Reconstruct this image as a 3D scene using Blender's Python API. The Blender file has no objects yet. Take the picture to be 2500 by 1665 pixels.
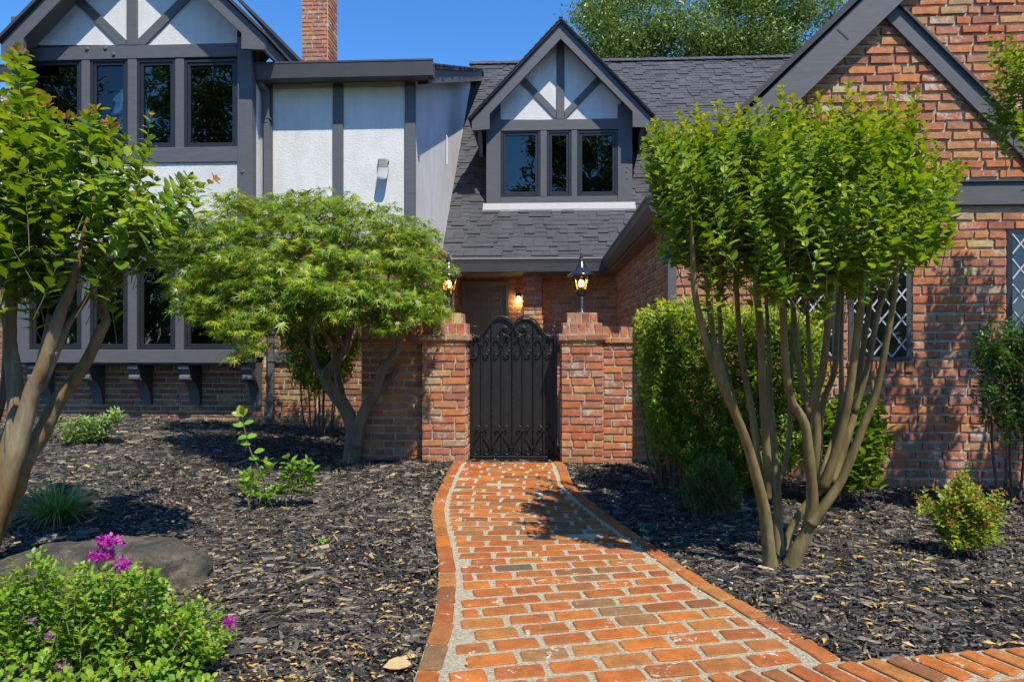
import bpy, math, random
import numpy as np
from mathutils import Vector, Matrix

random.seed(7)
np.random.seed(7)
scene = bpy.context.scene
COL = scene.collection

# ------------------------------------------------------------------ camera
CAMZ, F, CX, CY, VPX = 1.30, 1600.0, 1250.0, 832.5, 1330.0
PSI = math.atan((VPX - CX) / F)
cam_data = bpy.data.cameras.new('camera')
cam_data.sensor_width = 36.0
cam_data.lens = 36.0 * F / 2500.0
cam_data.clip_start, cam_data.clip_end = 0.05, 600.0
cam = bpy.data.objects.new('camera', cam_data)
COL.objects.link(cam)
cam.location = (0, 0, CAMZ)
cam.rotation_euler = (math.radians(90), 0, PSI)
scene.camera = cam

# ------------------------------------------------------------------ sky, sun, exposure
TO_SUN = Vector((0.57, -0.95, 1.85)).normalized()
SUN_EL = math.asin(TO_SUN.z)
SUN_AZ = math.atan2(TO_SUN.x, TO_SUN.y)
world = bpy.data.worlds.new('World')
scene.world = world
world.use_nodes = True
wn = world.node_tree.nodes
wl = world.node_tree.links
sky = wn.new('ShaderNodeTexSky')
sky.sky_type = 'NISHITA'
sky.sun_disc = False
sky.sun_elevation = SUN_EL
sky.sun_rotation = SUN_AZ
sky.altitude = 2500.0
sky.air_density = 1.0
sky.dust_density = 0.0
sky.ozone_density = 5.0
hs = wn.new('ShaderNodeHueSaturation')
hs.inputs['Saturation'].default_value = 1.2
wl.new(sky.outputs[0], hs.inputs['Color'])
bg = wn['Background']
bg.inputs['Strength'].default_value = 0.15
wl.new(hs.outputs[0], bg.inputs['Color'])

sun_data = bpy.data.lights.new('sun', 'SUN')
sun_data.energy = 3.4
sun_data.angle = math.radians(0.53)
sun_data.color = (1.0, 0.93, 0.79)
sun = bpy.data.objects.new('sun', sun_data)
COL.objects.link(sun)
sun.location = (10, -20, 30)
sun.rotation_euler = (-TO_SUN).to_track_quat('-Z', 'Y').to_euler()

vs = scene.view_settings
vs.view_transform = 'Standard'
vs.look = 'None'
vs.exposure = 0.92
vs.gamma = 1.0
scene.render.engine = 'CYCLES'
cy = scene.cycles
cy.use_denoising = True
cy.max_bounces = 7
cy.diffuse_bounces = 4
cy.glossy_bounces = 3
cy.transmission_bounces = 5
cy.transparent_max_bounces = 8
cy.sample_clamp_indirect = 6.0
cy.caustics_reflective = False
cy.caustics_refractive = False

# ------------------------------------------------------------------ pixel helpers (photo pixel + real depth -> point)
FW = Vector((-math.sin(PSI), math.cos(PSI), 0))
RT = Vector((math.cos(PSI), math.sin(PSI), 0))


def P(px, py, Y):
    d = FW + RT * ((px - CX) / F) + Vector((0, 0, (CY - py) / F))
    return Vector((0, 0, CAMZ)) + d * (Y / d.y)


def G(px, py, z=0.0):
    d = FW + RT * ((px - CX) / F) + Vector((0, 0, (CY - py) / F))
    return Vector((0, 0, CAMZ)) + d * ((z - CAMZ) / d.z)


def XA(px, Y):
    return P(px, CY, Y).x


def ZA(px, py, Y):
    return P(px, py, Y).z


def proj(p):
    v = Vector(p) - Vector((0, 0, CAMZ))
    dd = v.dot(FW)
    if dd < 0.05:
        return None
    return (CX + F * v.dot(RT) / dd, CY - F * v.z / dd, dd)


def sstep(a, b, x):
    t = min(1.0, max(0.0, (x - a) / (b - a)))
    return t * t * (3 - 2 * t)


def gz(x, y):
    z = 0.17 * sstep(2.0, 5.6, -x) * sstep(4.5, 8.5, y)
    z -= 0.13 * sstep(1.5, 3.0, x) * sstep(3.2, 6.0, y)
    z += 0.015 * math.sin(x * 2.1 + y) * math.sin(y * 1.7)
    return z


# ------------------------------------------------------------------ object helpers
WORLD_T = {}


def link(o):
    COL.objects.link(o)
    return o


def adopt(o, parent):
    if parent is not None:
        o.parent = parent
        o.matrix_parent_inverse = Matrix.Translation(-WORLD_T.get(parent.name, Vector((0, 0, 0))))


def tag(o, label=None, cat=None, group=None, kind=None):
    if label:
        o['label'] = label
    if cat:
        o['category'] = cat
    if group:
        o['group'] = group
    if kind:
        o['kind'] = kind
    return o


def thing(name, label, cat, loc, group=None):
    o = bpy.data.objects.new(name, None)
    o.empty_display_size = 0.1
    o.location = loc
    link(o)
    WORLD_T[o.name] = Vector(loc)
    return tag(o, label, cat, group)


class MB:
    def __init__(self):
        self.v = []
        self.f = []

    def add(self, vs, fs):
        b = len(self.v)
        self.v += [tuple(q) for q in vs]
        self.f += [tuple(i + b for i in q) for q in fs]
        return self

    def box(self, a, b, c=0.0):
        x0, y0, z0 = (min(a[i], b[i]) for i in range(3))
        x1, y1, z1 = (max(a[i], b[i]) for i in range(3))
        return self.obox(Vector(((x0 + x1) / 2, (y0 + y1) / 2, (z0 + z1) / 2)), (x1 - x0, y1 - y0, z1 - z0), None, c)

    def obox(self, ctr, size, rot=None, c=0.0):
        hx, hy, hz = size[0] / 2, size[1] / 2, size[2] / 2
        rot = rot or Matrix.Identity(3)
        ctr = Vector(ctr)
        if c <= 0:
            vs = [ctr + rot @ Vector((sx * hx, sy * hy, sz * hz)) for sx in (-1, 1) for sy in (-1, 1) for sz in (-1, 1)]
            fs = [(0, 1, 3, 2), (4, 6, 7, 5), (0, 4, 5, 1), (2, 3, 7, 6), (0, 2, 6, 4), (1, 5, 7, 3)]
            return self.add(vs, fs)
        vs, ix = [], {}
        for sx in (-1, 1):
            for sy in (-1, 1):
                for sz in (-1, 1):
                    for k in range(3):
                        q = [sx * (hx - c), sy * (hy - c), sz * (hz - c)]
                        q[k] = (sx * hx, sy * hy, sz * hz)[k]
                        ix[(sx, sy, sz, k)] = len(vs)
                        vs.append(ctr + rot @ Vector(q))
        fs = []
        for s in (-1, 1):
            fs.append((ix[(s, -1, -1, 0)], ix[(s, 1, -1, 0)], ix[(s, 1, 1, 0)], ix[(s, -1, 1, 0)]))
            fs.append((ix[(-1, s, -1, 1)], ix[(1, s, -1, 1)], ix[(1, s, 1, 1)], ix[(-1, s, 1, 1)]))
            fs.append((ix[(-1, -1, s, 2)], ix[(1, -1, s, 2)], ix[(1, 1, s, 2)], ix[(-1, 1, s, 2)]))
            for t in (-1, 1):
                fs.append((ix[(s, t, -1, 0)], ix[(s, t, 1, 0)], ix[(s, t, 1, 1)], ix[(s, t, -1, 1)]))
                fs.append((ix[(s, -1, t, 0)], ix[(s, 1, t, 0)], ix[(s, 1, t, 2)], ix[(s, -1, t, 2)]))
                fs.append((ix[(-1, s, t, 1)], ix[(1, s, t, 1)], ix[(1, s, t, 2)], ix[(-1, s, t, 2)]))
                for u in (-1, 1):
                    fs.append((ix[(s, t, u, 0)], ix[(s, t, u, 1)], ix[(s, t, u, 2)]))
        return self.add(vs, fs)

    def prism(self, pts, vec):
        n = len(pts)
        vec = Vector(vec)
        pts = [Vector(p) for p in pts]
        fs = [tuple(range(n)), tuple(range(2 * n - 1, n - 1, -1))]
        fs += [(i, i + n, (i + 1) % n + n, (i + 1) % n) for i in range(n)]
        return self.add(pts + [p + vec for p in pts], fs)

    def tube(self, pts, rad, sides=8, cap=True, squash=None):
        pts = [Vector(p) for p in pts]
        n = len(pts)
        if not hasattr(rad, '__len__'):
            rad = [rad] * n
        vs, fs = [], []
        t0 = (pts[1] - pts[0]).normalized()
        ref = Vector((0, 1, 0)) if abs(t0.y) < 0.9 else Vector((1, 0, 0))
        nrm = (ref - t0 * ref.dot(t0)).normalized()
        for i in range(n):
            t = (pts[min(i + 1, n - 1)] - pts[max(i - 1, 0)]).normalized()
            nrm = (nrm - t * nrm.dot(t))
            if nrm.length < 1e-6:
                nrm = t.orthogonal()
            nrm.normalize()
            bi = t.cross(nrm)
            for k in range(sides):
                a = 2 * math.pi * k / sides
                vs.append(pts[i] + (nrm * math.cos(a) + bi * math.sin(a)) * rad[i])
        for i in range(n - 1):
            for k in range(sides):
                k2 = (k + 1) % sides
                fs.append((i * sides + k, i * sides + k2, (i + 1) * sides + k2, (i + 1) * sides + k))
        if cap:
            fs.append(tuple(range(sides - 1, -1, -1)))
            fs.append(tuple((n - 1) * sides + k for k in range(sides)))
        return self.add(vs, fs)

    def lathe(self, prof, ctr, sides=16, flute=0.0):
        ctr = Vector(ctr)
        vs, fs = [], []
        n = len(prof)
        for (r, z) in prof:
            for k in range(sides):
                a = 2 * math.pi * k / sides
                rr = r * (1 + flute * (1 if k % 2 else -1))
                vs.append(ctr + Vector((rr * math.cos(a), rr * math.sin(a), z)))
        for i in range(n - 1):
            for k in range(sides):
                k2 = (k + 1) % sides
                fs.append((i * sides + k, i * sides + k2, (i + 1) * sides + k2, (i + 1) * sides + k))
        fs.append(tuple(range(sides - 1, -1, -1)))
        fs.append(tuple((n - 1) * sides + k for k in range(sides)))
        return self.add(vs, fs)

    def build(self, name, mat, parent=None, smooth=False, label=None):
        me = bpy.data.meshes.new(name)
        me.from_pydata(self.v, [], self.f)
        if mat:
            me.materials.append(mat)
        if smooth:
            me.polygons.foreach_set('use_smooth', [True] * len(me.polygons))
        me.update()
        o = bpy.data.objects.new(name, me)
        link(o)
        adopt(o, parent)
        if label:
            o['label'] = label
        return o


def np_mesh(name, V, T, mat, smooth=False, tint=None):
    """triangle mesh from numpy arrays"""
    me = bpy.data.meshes.new(name)
    V = np.asarray(V, dtype=np.float32)
    T = np.asarray(T, dtype=np.int32)
    me.vertices.add(len(V))
    me.vertices.foreach_set('co', V.ravel())
    me.loops.add(len(T) * 3)
    me.loops.foreach_set('vertex_index', T.ravel())
    me.polygons.add(len(T))
    me.polygons.foreach_set('loop_start', np.arange(0, len(T) * 3, 3, dtype=np.int32))
    me.polygons.foreach_set('loop_total', np.full(len(T), 3, dtype=np.int32))
    me.polygons.foreach_set('use_smooth', np.full(len(T), bool(smooth)))
    if tint is not None:
        at = me.attributes.new('tint', 'FLOAT', 'POINT')
        at.data.foreach_set('value', np.asarray(tint, dtype=np.float32))
    me.materials.append(mat)
    me.update(calc_edges=True)
    return me


def np_obj(name, me, parent=None, kind=None):
    o = bpy.data.objects.new(name, me)
    link(o)
    adopt(o, parent)
    if kind:
        o['kind'] = kind
    return o


def smooth_path(pts, k=5):
    """Catmull-Rom resample; points may carry a 4th value (radius)"""
    pts = [np.array(p, dtype=float) for p in pts]
    out = []
    n = len(pts)
    for i in range(n - 1):
        p0, p1, p2, p3 = pts[max(i - 1, 0)], pts[i], pts[i + 1], pts[min(i + 2, n - 1)]
        for j in range(k):
            t = j / k
            out.append(0.5 * ((2 * p1) + (-p0 + p2) * t + (2 * p0 - 5 * p1 + 4 * p2 - p3) * t * t + (-p0 + 3 * p1 - 3 * p2 + p3) * t ** 3))
    out.append(pts[-1])
    return out


# ------------------------------------------------------------------ materials
def new_mat(name):
    m = bpy.data.materials.new(name)
    m.use_nodes = True
    return m, m.node_tree.nodes, m.node_tree.links, m.node_tree.nodes['Principled BSDF']


def ramp(nodes, stops, interp='LINEAR'):
    r = nodes.new('ShaderNodeValToRGB')
    cr = r.color_ramp
    cr.interpolation = interp
    while len(cr.elements) < len(stops):
        cr.elements.new(0.5)
    for e, (p, c) in zip(cr.elements, stops):
        e.position = p
        e.color = (c[0], c[1], c[2], 1)
    return r


def noise(nodes, links, scale, detail=3, rough=0.55, vec=None, dist=0.0):
    n = nodes.new('ShaderNodeTexNoise')
    n.inputs['Scale'].default_value = scale
    n.inputs['Detail'].default_value = detail
    n.inputs['Roughness'].default_value = rough
    n.inputs['Distortion'].default_value = dist
    if vec is not None:
        links.new(vec, n.inputs['Vector'])
    return n


def world_pos(nodes):
    return nodes.new('ShaderNodeNewGeometry').outputs['Position']


def mixc(nodes, links, fac, a, b, mode='MIX'):
    m = nodes.new('ShaderNodeMix')
    m.data_type = 'RGBA'
    m.blend_type = mode
    for sock, val in ((m.inputs[0], fac), (m.inputs[6], a), (m.inputs[7], b)):
        if isinstance(val, (int, float)):
            sock.default_value = val
        elif isinstance(val, tuple):
            sock.default_value = (val[0], val[1], val[2], 1)
        else:
            links.new(val, sock)
    return m.outputs[2]


def piece_random(nodes, links):
    """one random number for each piece: object random + mesh island random"""
    g = nodes.new('ShaderNodeNewGeometry')
    oi = nodes.new('ShaderNodeObjectInfo')
    a = nodes.new('ShaderNodeMath')
    a.operation = 'ADD'
    links.new(g.outputs['Random Per Island'], a.inputs[0])
    links.new(oi.outputs['Random'], a.inputs[1])
    f = nodes.new('ShaderNodeMath')
    f.operation = 'FRACT'
    links.new(a.outputs[0], f.inputs[0])
    return f.outputs[0]


def bump(nodes, links, height, strength, dist, bsdf):
    b = nodes.new('ShaderNodeBump')
    b.inputs['Strength'].default_value = strength
    b.inputs['Distance'].default_value = dist
    links.new(height, b.inputs['Height'])
    links.new(b.outputs[0], bsdf.inputs['Normal'])
    return b


def mat_brick(name, stops, smear, smear_lo=0.56, smear_hi=0.66, smear_col=(0.50, 0.46, 0.40), rough=0.85, bloom=0.28):
    m, n, l, b = new_mat(name)
    r = piece_random(n, l)
    cr = ramp(n, stops)
    l.new(r, cr.inputs[0])
    pos = world_pos(n)
    # offset the texture per piece so copies never look alike
    off = n.new('ShaderNodeVectorMath')
    off.operation = 'ADD'
    sc_ = n.new('ShaderNodeVectorMath')
    sc_.operation = 'SCALE'
    sc_.inputs[0].default_value = (7.3, 3.1, 5.7)
    l.new(r, sc_.inputs['Scale'])
    l.new(pos, off.inputs[0])
    l.new(sc_.outputs[0], off.inputs[1])
    n1 = noise(n, l, 14, 4, 0.6, off.outputs[0])
    n2 = noise(n, l, 60, 4, 0.65, off.outputs[0])
    v1 = ramp(n, [(0.3, (0.74, 0.72, 0.70)), (0.7, (1.2, 1.17, 1.12))])
    l.new(n1.outputs[0], v1.inputs[0])
    v2 = ramp(n, [(0.25, (0.72, 0.70, 0.68)), (0.75, (1.15, 1.15, 1.15))])
    l.new(n2.outputs[0], v2.inputs[0])
    c = mixc(n, l, 1.0, cr.outputs[0], v1.outputs[0], 'MULTIPLY')
    c = mixc(n, l, 1.0, c, v2.outputs[0], 'MULTIPLY')
    # old mortar smeared on reclaimed bricks, more on some bricks than on others
    n3 = noise(n, l, 22, 5, 0.7, off.outputs[0], 0.6)
    add = n.new('ShaderNodeMath')
    add.operation = 'MULTIPLY_ADD'
    w = noise(n, l, 3.0, 2, 0.5, off.outputs[0])
    l.new(w.outputs[0], add.inputs[0])
    add.inputs[1].default_value = smear
    l.new(n3.outputs[0], add.inputs[2])
    mr = n.new('ShaderNodeMapRange')
    mr.inputs['From Min'].default_value = smear_lo + smear * 0.5
    mr.inputs['From Max'].default_value = smear_hi + smear * 0.5
    l.new(add.outputs[0], mr.inputs['Value'])
    c = mixc(n, l, mr.outputs[0], c, smear_col)
    n4 = noise(n, l, 95, 6, 0.75, off.outputs[0], 0.2)
    mr2 = n.new('ShaderNodeMapRange')
    mr2.inputs['From Min'].default_value = 0.52
    mr2.inputs['From Max'].default_value = 0.72
    mr2.inputs['To Max'].default_value = bloom
    l.new(n4.outputs[0], mr2.inputs['Value'])
    c = mixc(n, l, mr2.outputs[0], c, (0.60, 0.52, 0.44))
    l.new(c, b.inputs['Base Color'])
    b.inputs['Roughness'].default_value = rough
    b.inputs['Specular IOR Level'].default_value = 0.25
    bump(n, l, n2.outputs[0], 0.55, 0.006, b)
    return m


WALL_STOPS = [(0.0, (0.46, 0.15, 0.06)), (0.14, (0.40, 0.13, 0.065)), (0.27, (0.54, 0.21, 0.075)), (0.38, (0.38, 0.165, 0.10)), (0.50, (0.29, 0.11, 0.07)), (0.60, (0.46, 0.215, 0.12)),
              (0.70, (0.42, 0.13, 0.055)), (0.80, (0.34, 0.165, 0.10)), (0.89, (0.50, 0.25, 0.085)), (0.945, (0.36, 0.23, 0.14)), (0.985, (0.44, 0.31, 0.19)), (1.0, (0.60, 0.43, 0.14))]
M = {}
M['brick'] = mat_brick('brick_red', [(p, tuple(min(0.6, v * 1.15) for v in c)) for p, c in WALL_STOPS], 0.9, 0.60, 0.76)
TAN_STOPS = [(0.0, (0.34, 0.15, 0.075)), (0.2, (0.27, 0.12, 0.06)), (0.4, (0.38, 0.20, 0.10)), (0.6, (0.24, 0.11, 0.07)), (0.75, (0.33, 0.11, 0.06)),
             (0.88, (0.42, 0.28, 0.13)), (1.0, (0.30, 0.16, 0.10))]
M['brick_tan'] = mat_brick('brick_weathered', TAN_STOPS, 0.8, 0.62, 0.78)
PATH_STOPS = [(0.0, (0.41, 0.125, 0.026)), (0.15, (0.30, 0.09, 0.025)), (0.3, (0.46, 0.155, 0.030)), (0.45, (0.34, 0.11, 0.029)), (0.58, (0.38, 0.165, 0.045)),
              (0.70, (0.27, 0.09, 0.030)), (0.82, (0.43, 0.14, 0.029)), (0.92, (0.20, 0.082, 0.034)), (0.965, (0.28, 0.15, 0.058)), (1.0, (0.14, 0.09, 0.055))]
M['brick_path'] = mat_brick('brick_paving', PATH_STOPS, 0.8, 0.68, 0.76, (0.55, 0.50, 0.42), 0.85, 0.12)


def mat_simple(name, col, rough=0.6, spec=0.35, var=0.15, nscale=6.0, bstr=0.0, bscale=40.0, bdist=0.004, metallic=0.0, stretch=None):
    m, n, l, b = new_mat(name)
    pos = world_pos(n)
    vec = pos
    if stretch:
        mp = n.new('ShaderNodeMapping')
        mp.inputs['Scale'].default_value = stretch
        l.new(pos, mp.inputs['Vector'])
        vec = mp.outputs[0]
    n1 = noise(n, l, nscale, 4, 0.6, vec)
    r = ramp(n, [(0.25, tuple(c * (1 - var) for c in col)), (0.75, tuple(min(1, c * (1 + var)) for c in col))])
    l.new(n1.outputs[0], r.inputs[0])
    l.new(r.outputs[0], b.inputs['Base Color'])
    b.inputs['Roughness'].default_value = rough
    b.inputs['Specular IOR Level'].default_value = spec
    b.inputs['Metallic'].default_value = metallic
    if bstr:
        n2 = noise(n, l, bscale, 5, 0.65, vec)
        bump(n, l, n2.outputs[0], bstr, bdist, b)
    return m


M['mortar'] = mat_simple('mortar', (0.50, 0.45, 0.35), 0.95, 0.1, 0.25, 9, 0.8, 70, 0.012)
M['path_mortar'] = mat_simple('path_mortar', (0.60, 0.53, 0.38), 0.95, 0.1, 0.55, 75, 1.0, 170, 0.02)
M['timber'] = mat_simple('painted_timber', (0.105, 0.108, 0.118), 0.55, 0.35, 0.12, 5, 0.35, 14, 0.004, 0, (1, 1, 6))
M['gutter'] = mat_simple('painted_gutter', (0.066, 0.066, 0.070), 0.5, 0.4, 0.15, 4)
M['trim_dark'] = mat_simple('black_window_frame', (0.022, 0.024, 0.03), 0.4, 0.45, 0.1, 8)
M['flashing'] = mat_simple('white_flashing', (0.34, 0.34, 0.35), 0.5, 0.4, 0.08, 10)
M['door'] = mat_simple('painted_door', (0.15, 0.155, 0.115), 0.45, 0.4, 0.08, 5)
M['iron'] = mat_simple('black_iron', (0.014, 0.014, 0.015), 0.38, 0.5, 0.3, 20, 0.2, 90, 0.002)
M['iron_panel'] = mat_simple('black_sheet', (0.013, 0.0125, 0.0125), 0.48, 0.45, 0.35, 9, 0.15, 60, 0.003)
M['steel'] = mat_simple('galvanised', (0.32, 0.33, 0.34), 0.4, 0.5, 0.2, 20)
M['box_grey'] = mat_simple('weathered_grey_box', (0.26, 0.26, 0.25), 0.7, 0.3, 0.2, 15)
M['lamp_black'] = mat_simple('lamp_black', (0.018, 0.021, 0.028), 0.22, 0.6, 0.25, 20)
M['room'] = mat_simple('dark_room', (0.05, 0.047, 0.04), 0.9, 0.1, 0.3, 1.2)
M['curtain'] = mat_simple('grey_blind', (0.16, 0.16, 0.155), 0.9, 0.1, 0.2, 3)
M['soffit'] = mat_simple('soffit', (0.16, 0.15, 0.14), 0.7, 0.2, 0.1, 4)
M['lead'] = mat_simple('lead_strip', (0.50, 0.52, 0.55), 0.45, 0.5, 0.15, 30)
M['floor'] = mat_simple('patio', (0.30, 0.20, 0.15), 0.9, 0.1, 0.3, 6)
M['light_face'] = mat_simple('sconce_face', (0.30, 0.33, 0.34), 0.35, 0.5, 0.06, 10)


def mat_stucco():
    m, n, l, b = new_mat('white_stucco')
    pos = world_pos(n)
    mp = n.new('ShaderNodeMapping')
    mp.inputs['Scale'].default_value = (1.0, 1.0, 1.6)
    l.new(pos, mp.inputs['Vector'])
    n1 = noise(n, l, 1.6, 4, 0.6, pos)
    r = ramp(n, [(0.3, (0.66, 0.655, 0.64)), (0.7, (0.77, 0.76, 0.74))])
    l.new(n1.outputs[0], r.inputs[0])
    # rain streaks with a shape of their own
    mp2 = n.new('ShaderNodeMapping')
    mp2.inputs['Scale'].default_value = (6, 6, 1.3)
    l.new(pos, mp2.inputs['Vector'])
    n3 = noise(n, l, 1.0, 4, 0.6, mp2.outputs[0])
    r3 = ramp(n, [(0.38, (0.92, 0.92, 0.91)), (0.6, (1, 1, 1))])
    l.new(n3.outputs[0], r3.inputs[0])
    c = mixc(n, l, 1.0, r.outputs[0], r3.outputs[0], 'MULTIPLY')
    l.new(c, b.inputs['Base Color'])
    b.inputs['Roughness'].default_value = 0.92
    b.inputs['Specular IOR Level'].default_value = 0.15
    n2 = noise(n, l, 34, 8, 0.72, mp.outputs[0], 0.2)
    bump(n, l, n2.outputs[0], 0.6, 0.016, b)
    return m


M['stucco'] = mat_stucco()


def mat_shingle():
    m, n, l, b = new_mat('asphalt_shingle')
    r = piece_random(n, l)
    cr = ramp(n, [(0.0, (0.060, 0.062, 0.072)), (0.35, (0.068, 0.070, 0.080)), (0.7, (0.064, 0.066, 0.076)), (1.0, (0.076, 0.078, 0.088))])
    l.new(r, cr.inputs[0])
    pos = world_pos(n)
    n1 = noise(n, l, 160, 3, 0.7, pos)
    v = ramp(n, [(0.3, (0.75, 0.75, 0.75)), (0.7, (1.25, 1.25, 1.25))])
    l.new(n1.outputs[0], v.inputs[0])
    n2 = noise(n, l, 1.3, 4, 0.6, pos)
    v2 = ramp(n, [(0.3, (0.82, 0.82, 0.80)), (0.7, (1.12, 1.12, 1.12))])
    l.new(n2.outputs[0], v2.inputs[0])
    c = mixc(n, l, 1.0, cr.outputs[0], v.outputs[0], 'MULTIPLY')
    c = mixc(n, l, 1.0, c, v2.outputs[0], 'MULTIPLY')
    l.new(c, b.inputs['Base Color'])
    b.inputs['Roughness'].default_value = 0.85
    b.inputs['Specular IOR Level'].default_value = 0.25
    bump(n, l, n1.outputs[0], 0.4, 0.003, b)
    return m


M['shingle'] = mat_shingle()


def mat_glass(name, tint=(0.80, 0.84, 0.80), ior=1.75):
    m = bpy.data.materials.new(name)
    m.use_nodes = True
    n, l = m.node_tree.nodes, m.node_tree.links
    n.clear()
    out = n.new('ShaderNodeOutputMaterial')
    mix = n.new('ShaderNodeMixShader')
    fr = n.new('ShaderNodeFresnel')
    fr.inputs['IOR'].default_value = ior
    tr = n.new('ShaderNodeBsdfTransparent')
    tr.inputs['Color'].default_value = (*tint, 1)
    gl = n.new('ShaderNodeBsdfGlossy')
    gl.inputs['Roughness'].default_value = 0.005
    gl.inputs['Color'].default_value = (1, 1, 1, 1)
    # old panes are never quite flat
    nz = noise(n, l, 1.6, 2, 0.5, world_pos(n))
    bp = n.new('ShaderNodeBump')
    bp.inputs['Strength'].default_value = 0.05
    bp.inputs['Distance'].default_value = 0.05
    l.new(nz.outputs[0], bp.inputs['Height'])
    l.new(bp.outputs[0], gl.inputs['Normal'])
    l.new(fr.outputs[0], mix.inputs[0])
    l.new(tr.outputs[0], mix.inputs[1])
    l.new(gl.outputs[0], mix.inputs[2])
    l.new(mix.outputs[0], out.inputs[0])
    return m


M['glass'] = mat_glass('window_glass', (0.55, 0.60, 0.52), 1.65)
M['lamp_glass'] = mat_glass('amber_glass', (0.94, 0.84, 0.62), 1.5)


def mat_emit(name, col, strength):
    m = bpy.data.materials.new(name)
    m.use_nodes = True
    n, l = m.node_tree.nodes, m.node_tree.links
    n.clear()
    e = n.new('ShaderNodeEmission')
    e.inputs[0].default_value = (*col, 1)
    e.inputs[1].default_value = strength
    o = n.new('ShaderNodeOutputMaterial')
    l.new(e.outputs[0], o.inputs[0])
    return m


M['bulb'] = mat_emit('lit_bulb', (1.0, 0.72, 0.30), 9.0)


def mat_leaf(name, stops, tip=(0.30, 0.22, 0.02), trans=0.45, rough=0.42, trcol=(1.5, 1.35, 0.5), spec=0.4):
    m, n, l, b = new_mat(name)
    r = piece_random(n, l)
    cr = ramp(n, stops)
    l.new(r, cr.inputs[0])
    at = n.new('ShaderNodeAttribute')
    at.attribute_name = 'tint'
    c = mixc(n, l, at.outputs['Fac'], cr.outputs[0], tip)
    nz = noise(n, l, 45, 2, 0.5, world_pos(n))
    v = ramp(n, [(0.3, (0.85, 0.85, 0.85)), (0.7, (1.15, 1.15, 1.15))])
    l.new(nz.outputs[0], v.inputs[0])
    c = mixc(n, l, 1.0, c, v.outputs[0], 'MULTIPLY')
    l.new(c, b.inputs['Base Color'])
    b.inputs['Roughness'].default_value = rough
    b.inputs['Specular IOR Level'].default_value = spec
    t = n.new('ShaderNodeBsdfTranslucent')
    tc = mixc(n, l, 1.0, c, trcol, 'MULTIPLY')
    l.new(tc, t.inputs['Color'])
    mx = n.new('ShaderNodeMixShader')
    mx.inputs[0].default_value = trans
    l.new(b.outputs[0], mx.inputs[1])
    l.new(t.outputs[0], mx.inputs[2])
    l.new(mx.outputs[0], n['Material Output'].inputs[0])
    return m


M['leaf_crape'] = mat_leaf('crape_leaf', [(0.0, (0.085, 0.16, 0.010)), (0.35, (0.135, 0.245, 0.012)), (0.7, (0.20, 0.33, 0.015)), (1.0, (0.31, 0.42, 0.02))], (0.46, 0.42, 0.03), 0.38, 0.42)
M['leaf_crape_red'] = mat_leaf('crape_leaf_bronze_tips', [(0.0, (0.085, 0.16, 0.010)), (0.35, (0.135, 0.245, 0.012)), (0.7, (0.20, 0.33, 0.015)), (1.0, (0.31, 0.42, 0.02))], (0.46, 0.21, 0.04), 0.38, 0.42)
M['leaf_maple'] = mat_leaf('maple_leaf', [(0.0, (0.075, 0.14, 0.008)), (0.4, (0.13, 0.235, 0.010)), (0.75, (0.21, 0.335, 0.014)), (0.95, (0.32, 0.43, 0.02)), (1.0, (0.46, 0.40, 0.03))], (0.46, 0.42, 0.02), 0.36, 0.42)
M['leaf_hedge'] = mat_leaf('hedge_leaf', [(0.0, (0.09, 0.16, 0.012)), (0.4, (0.15, 0.27, 0.015)), (0.8, (0.23, 0.38, 0.02)), (1.0, (0.34, 0.42, 0.04))], (0.52, 0.55, 0.03), 0.34, 0.45)
M['leaf_dark'] = mat_leaf('dark_leaf', [(0.0, (0.039, 0.104, 0.018)), (0.5, (0.065, 0.156, 0.023)), (1.0, (0.117, 0.221, 0.026))], (0.2, 0.2, 0.03), 0.25)
M['leaf_bright'] = mat_leaf('bright_leaf', [(0.0, (0.12, 0.28, 0.02)), (0.5, (0.18, 0.36, 0.03)), (1.0, (0.26, 0.42, 0.04))], (0.5, 0.36, 0.04), 0.36)
M['leaf_sage'] = mat_leaf('sage_leaf', [(0.0, (0.16, 0.28, 0.07)), (0.5, (0.22, 0.36, 0.10)), (1.0, (0.30, 0.42, 0.13))], (0.4, 0.4, 0.2), 0.25, 0.6)
M['leaf_rose'] = mat_leaf('rose_leaf', [(0.0, (0.10, 0.22, 0.02)), (0.45, (0.17, 0.34, 0.02)), (0.8, (0.26, 0.42, 0.025)), (0.96, (0.34, 0.44, 0.04)), (1.0, (0.5, 0.34, 0.06))], (0.4, 0.3, 0.05), 0.36)
M['leaf_gold'] = mat_leaf('golden_leaf', [(0.0, (0.163, 0.275, 0.025)), (0.5, (0.275, 0.4, 0.025)), (1.0, (0.4, 0.45, 0.037))], (0.46, 0.18, 0.05), 0.36)
M['leaf_tree'] = mat_leaf('evergreen_leaf', [(0.0, (0.07, 0.12, 0.02)), (0.5, (0.12, 0.20, 0.03)), (0.85, (0.20, 0.29, 0.05)), (1.0, (0.34, 0.40, 0.13))], (0.2, 0.2, 0.05), 0.28, 0.4)
M['grass'] = mat_leaf('grass_blade', [(0.0, (0.084, 0.182, 0.042)), (0.5, (0.14, 0.28, 0.056)), (0.85, (0.224, 0.378, 0.084)), (1.0, (0.476, 0.476, 0.224))], (0.3, 0.3, 0.1), 0.28, 0.4)
M['petal'] = mat_leaf('purple_petal', [(0.0, (0.40, 0.02, 0.30)), (0.4, (0.50, 0.03, 0.42)), (0.8, (0.58, 0.10, 0.55)), (1.0, (0.62, 0.03, 0.20))], (0.5, 0.03, 0.12), 0.3, 0.5, (1.2, 1.0, 1.3))
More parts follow.
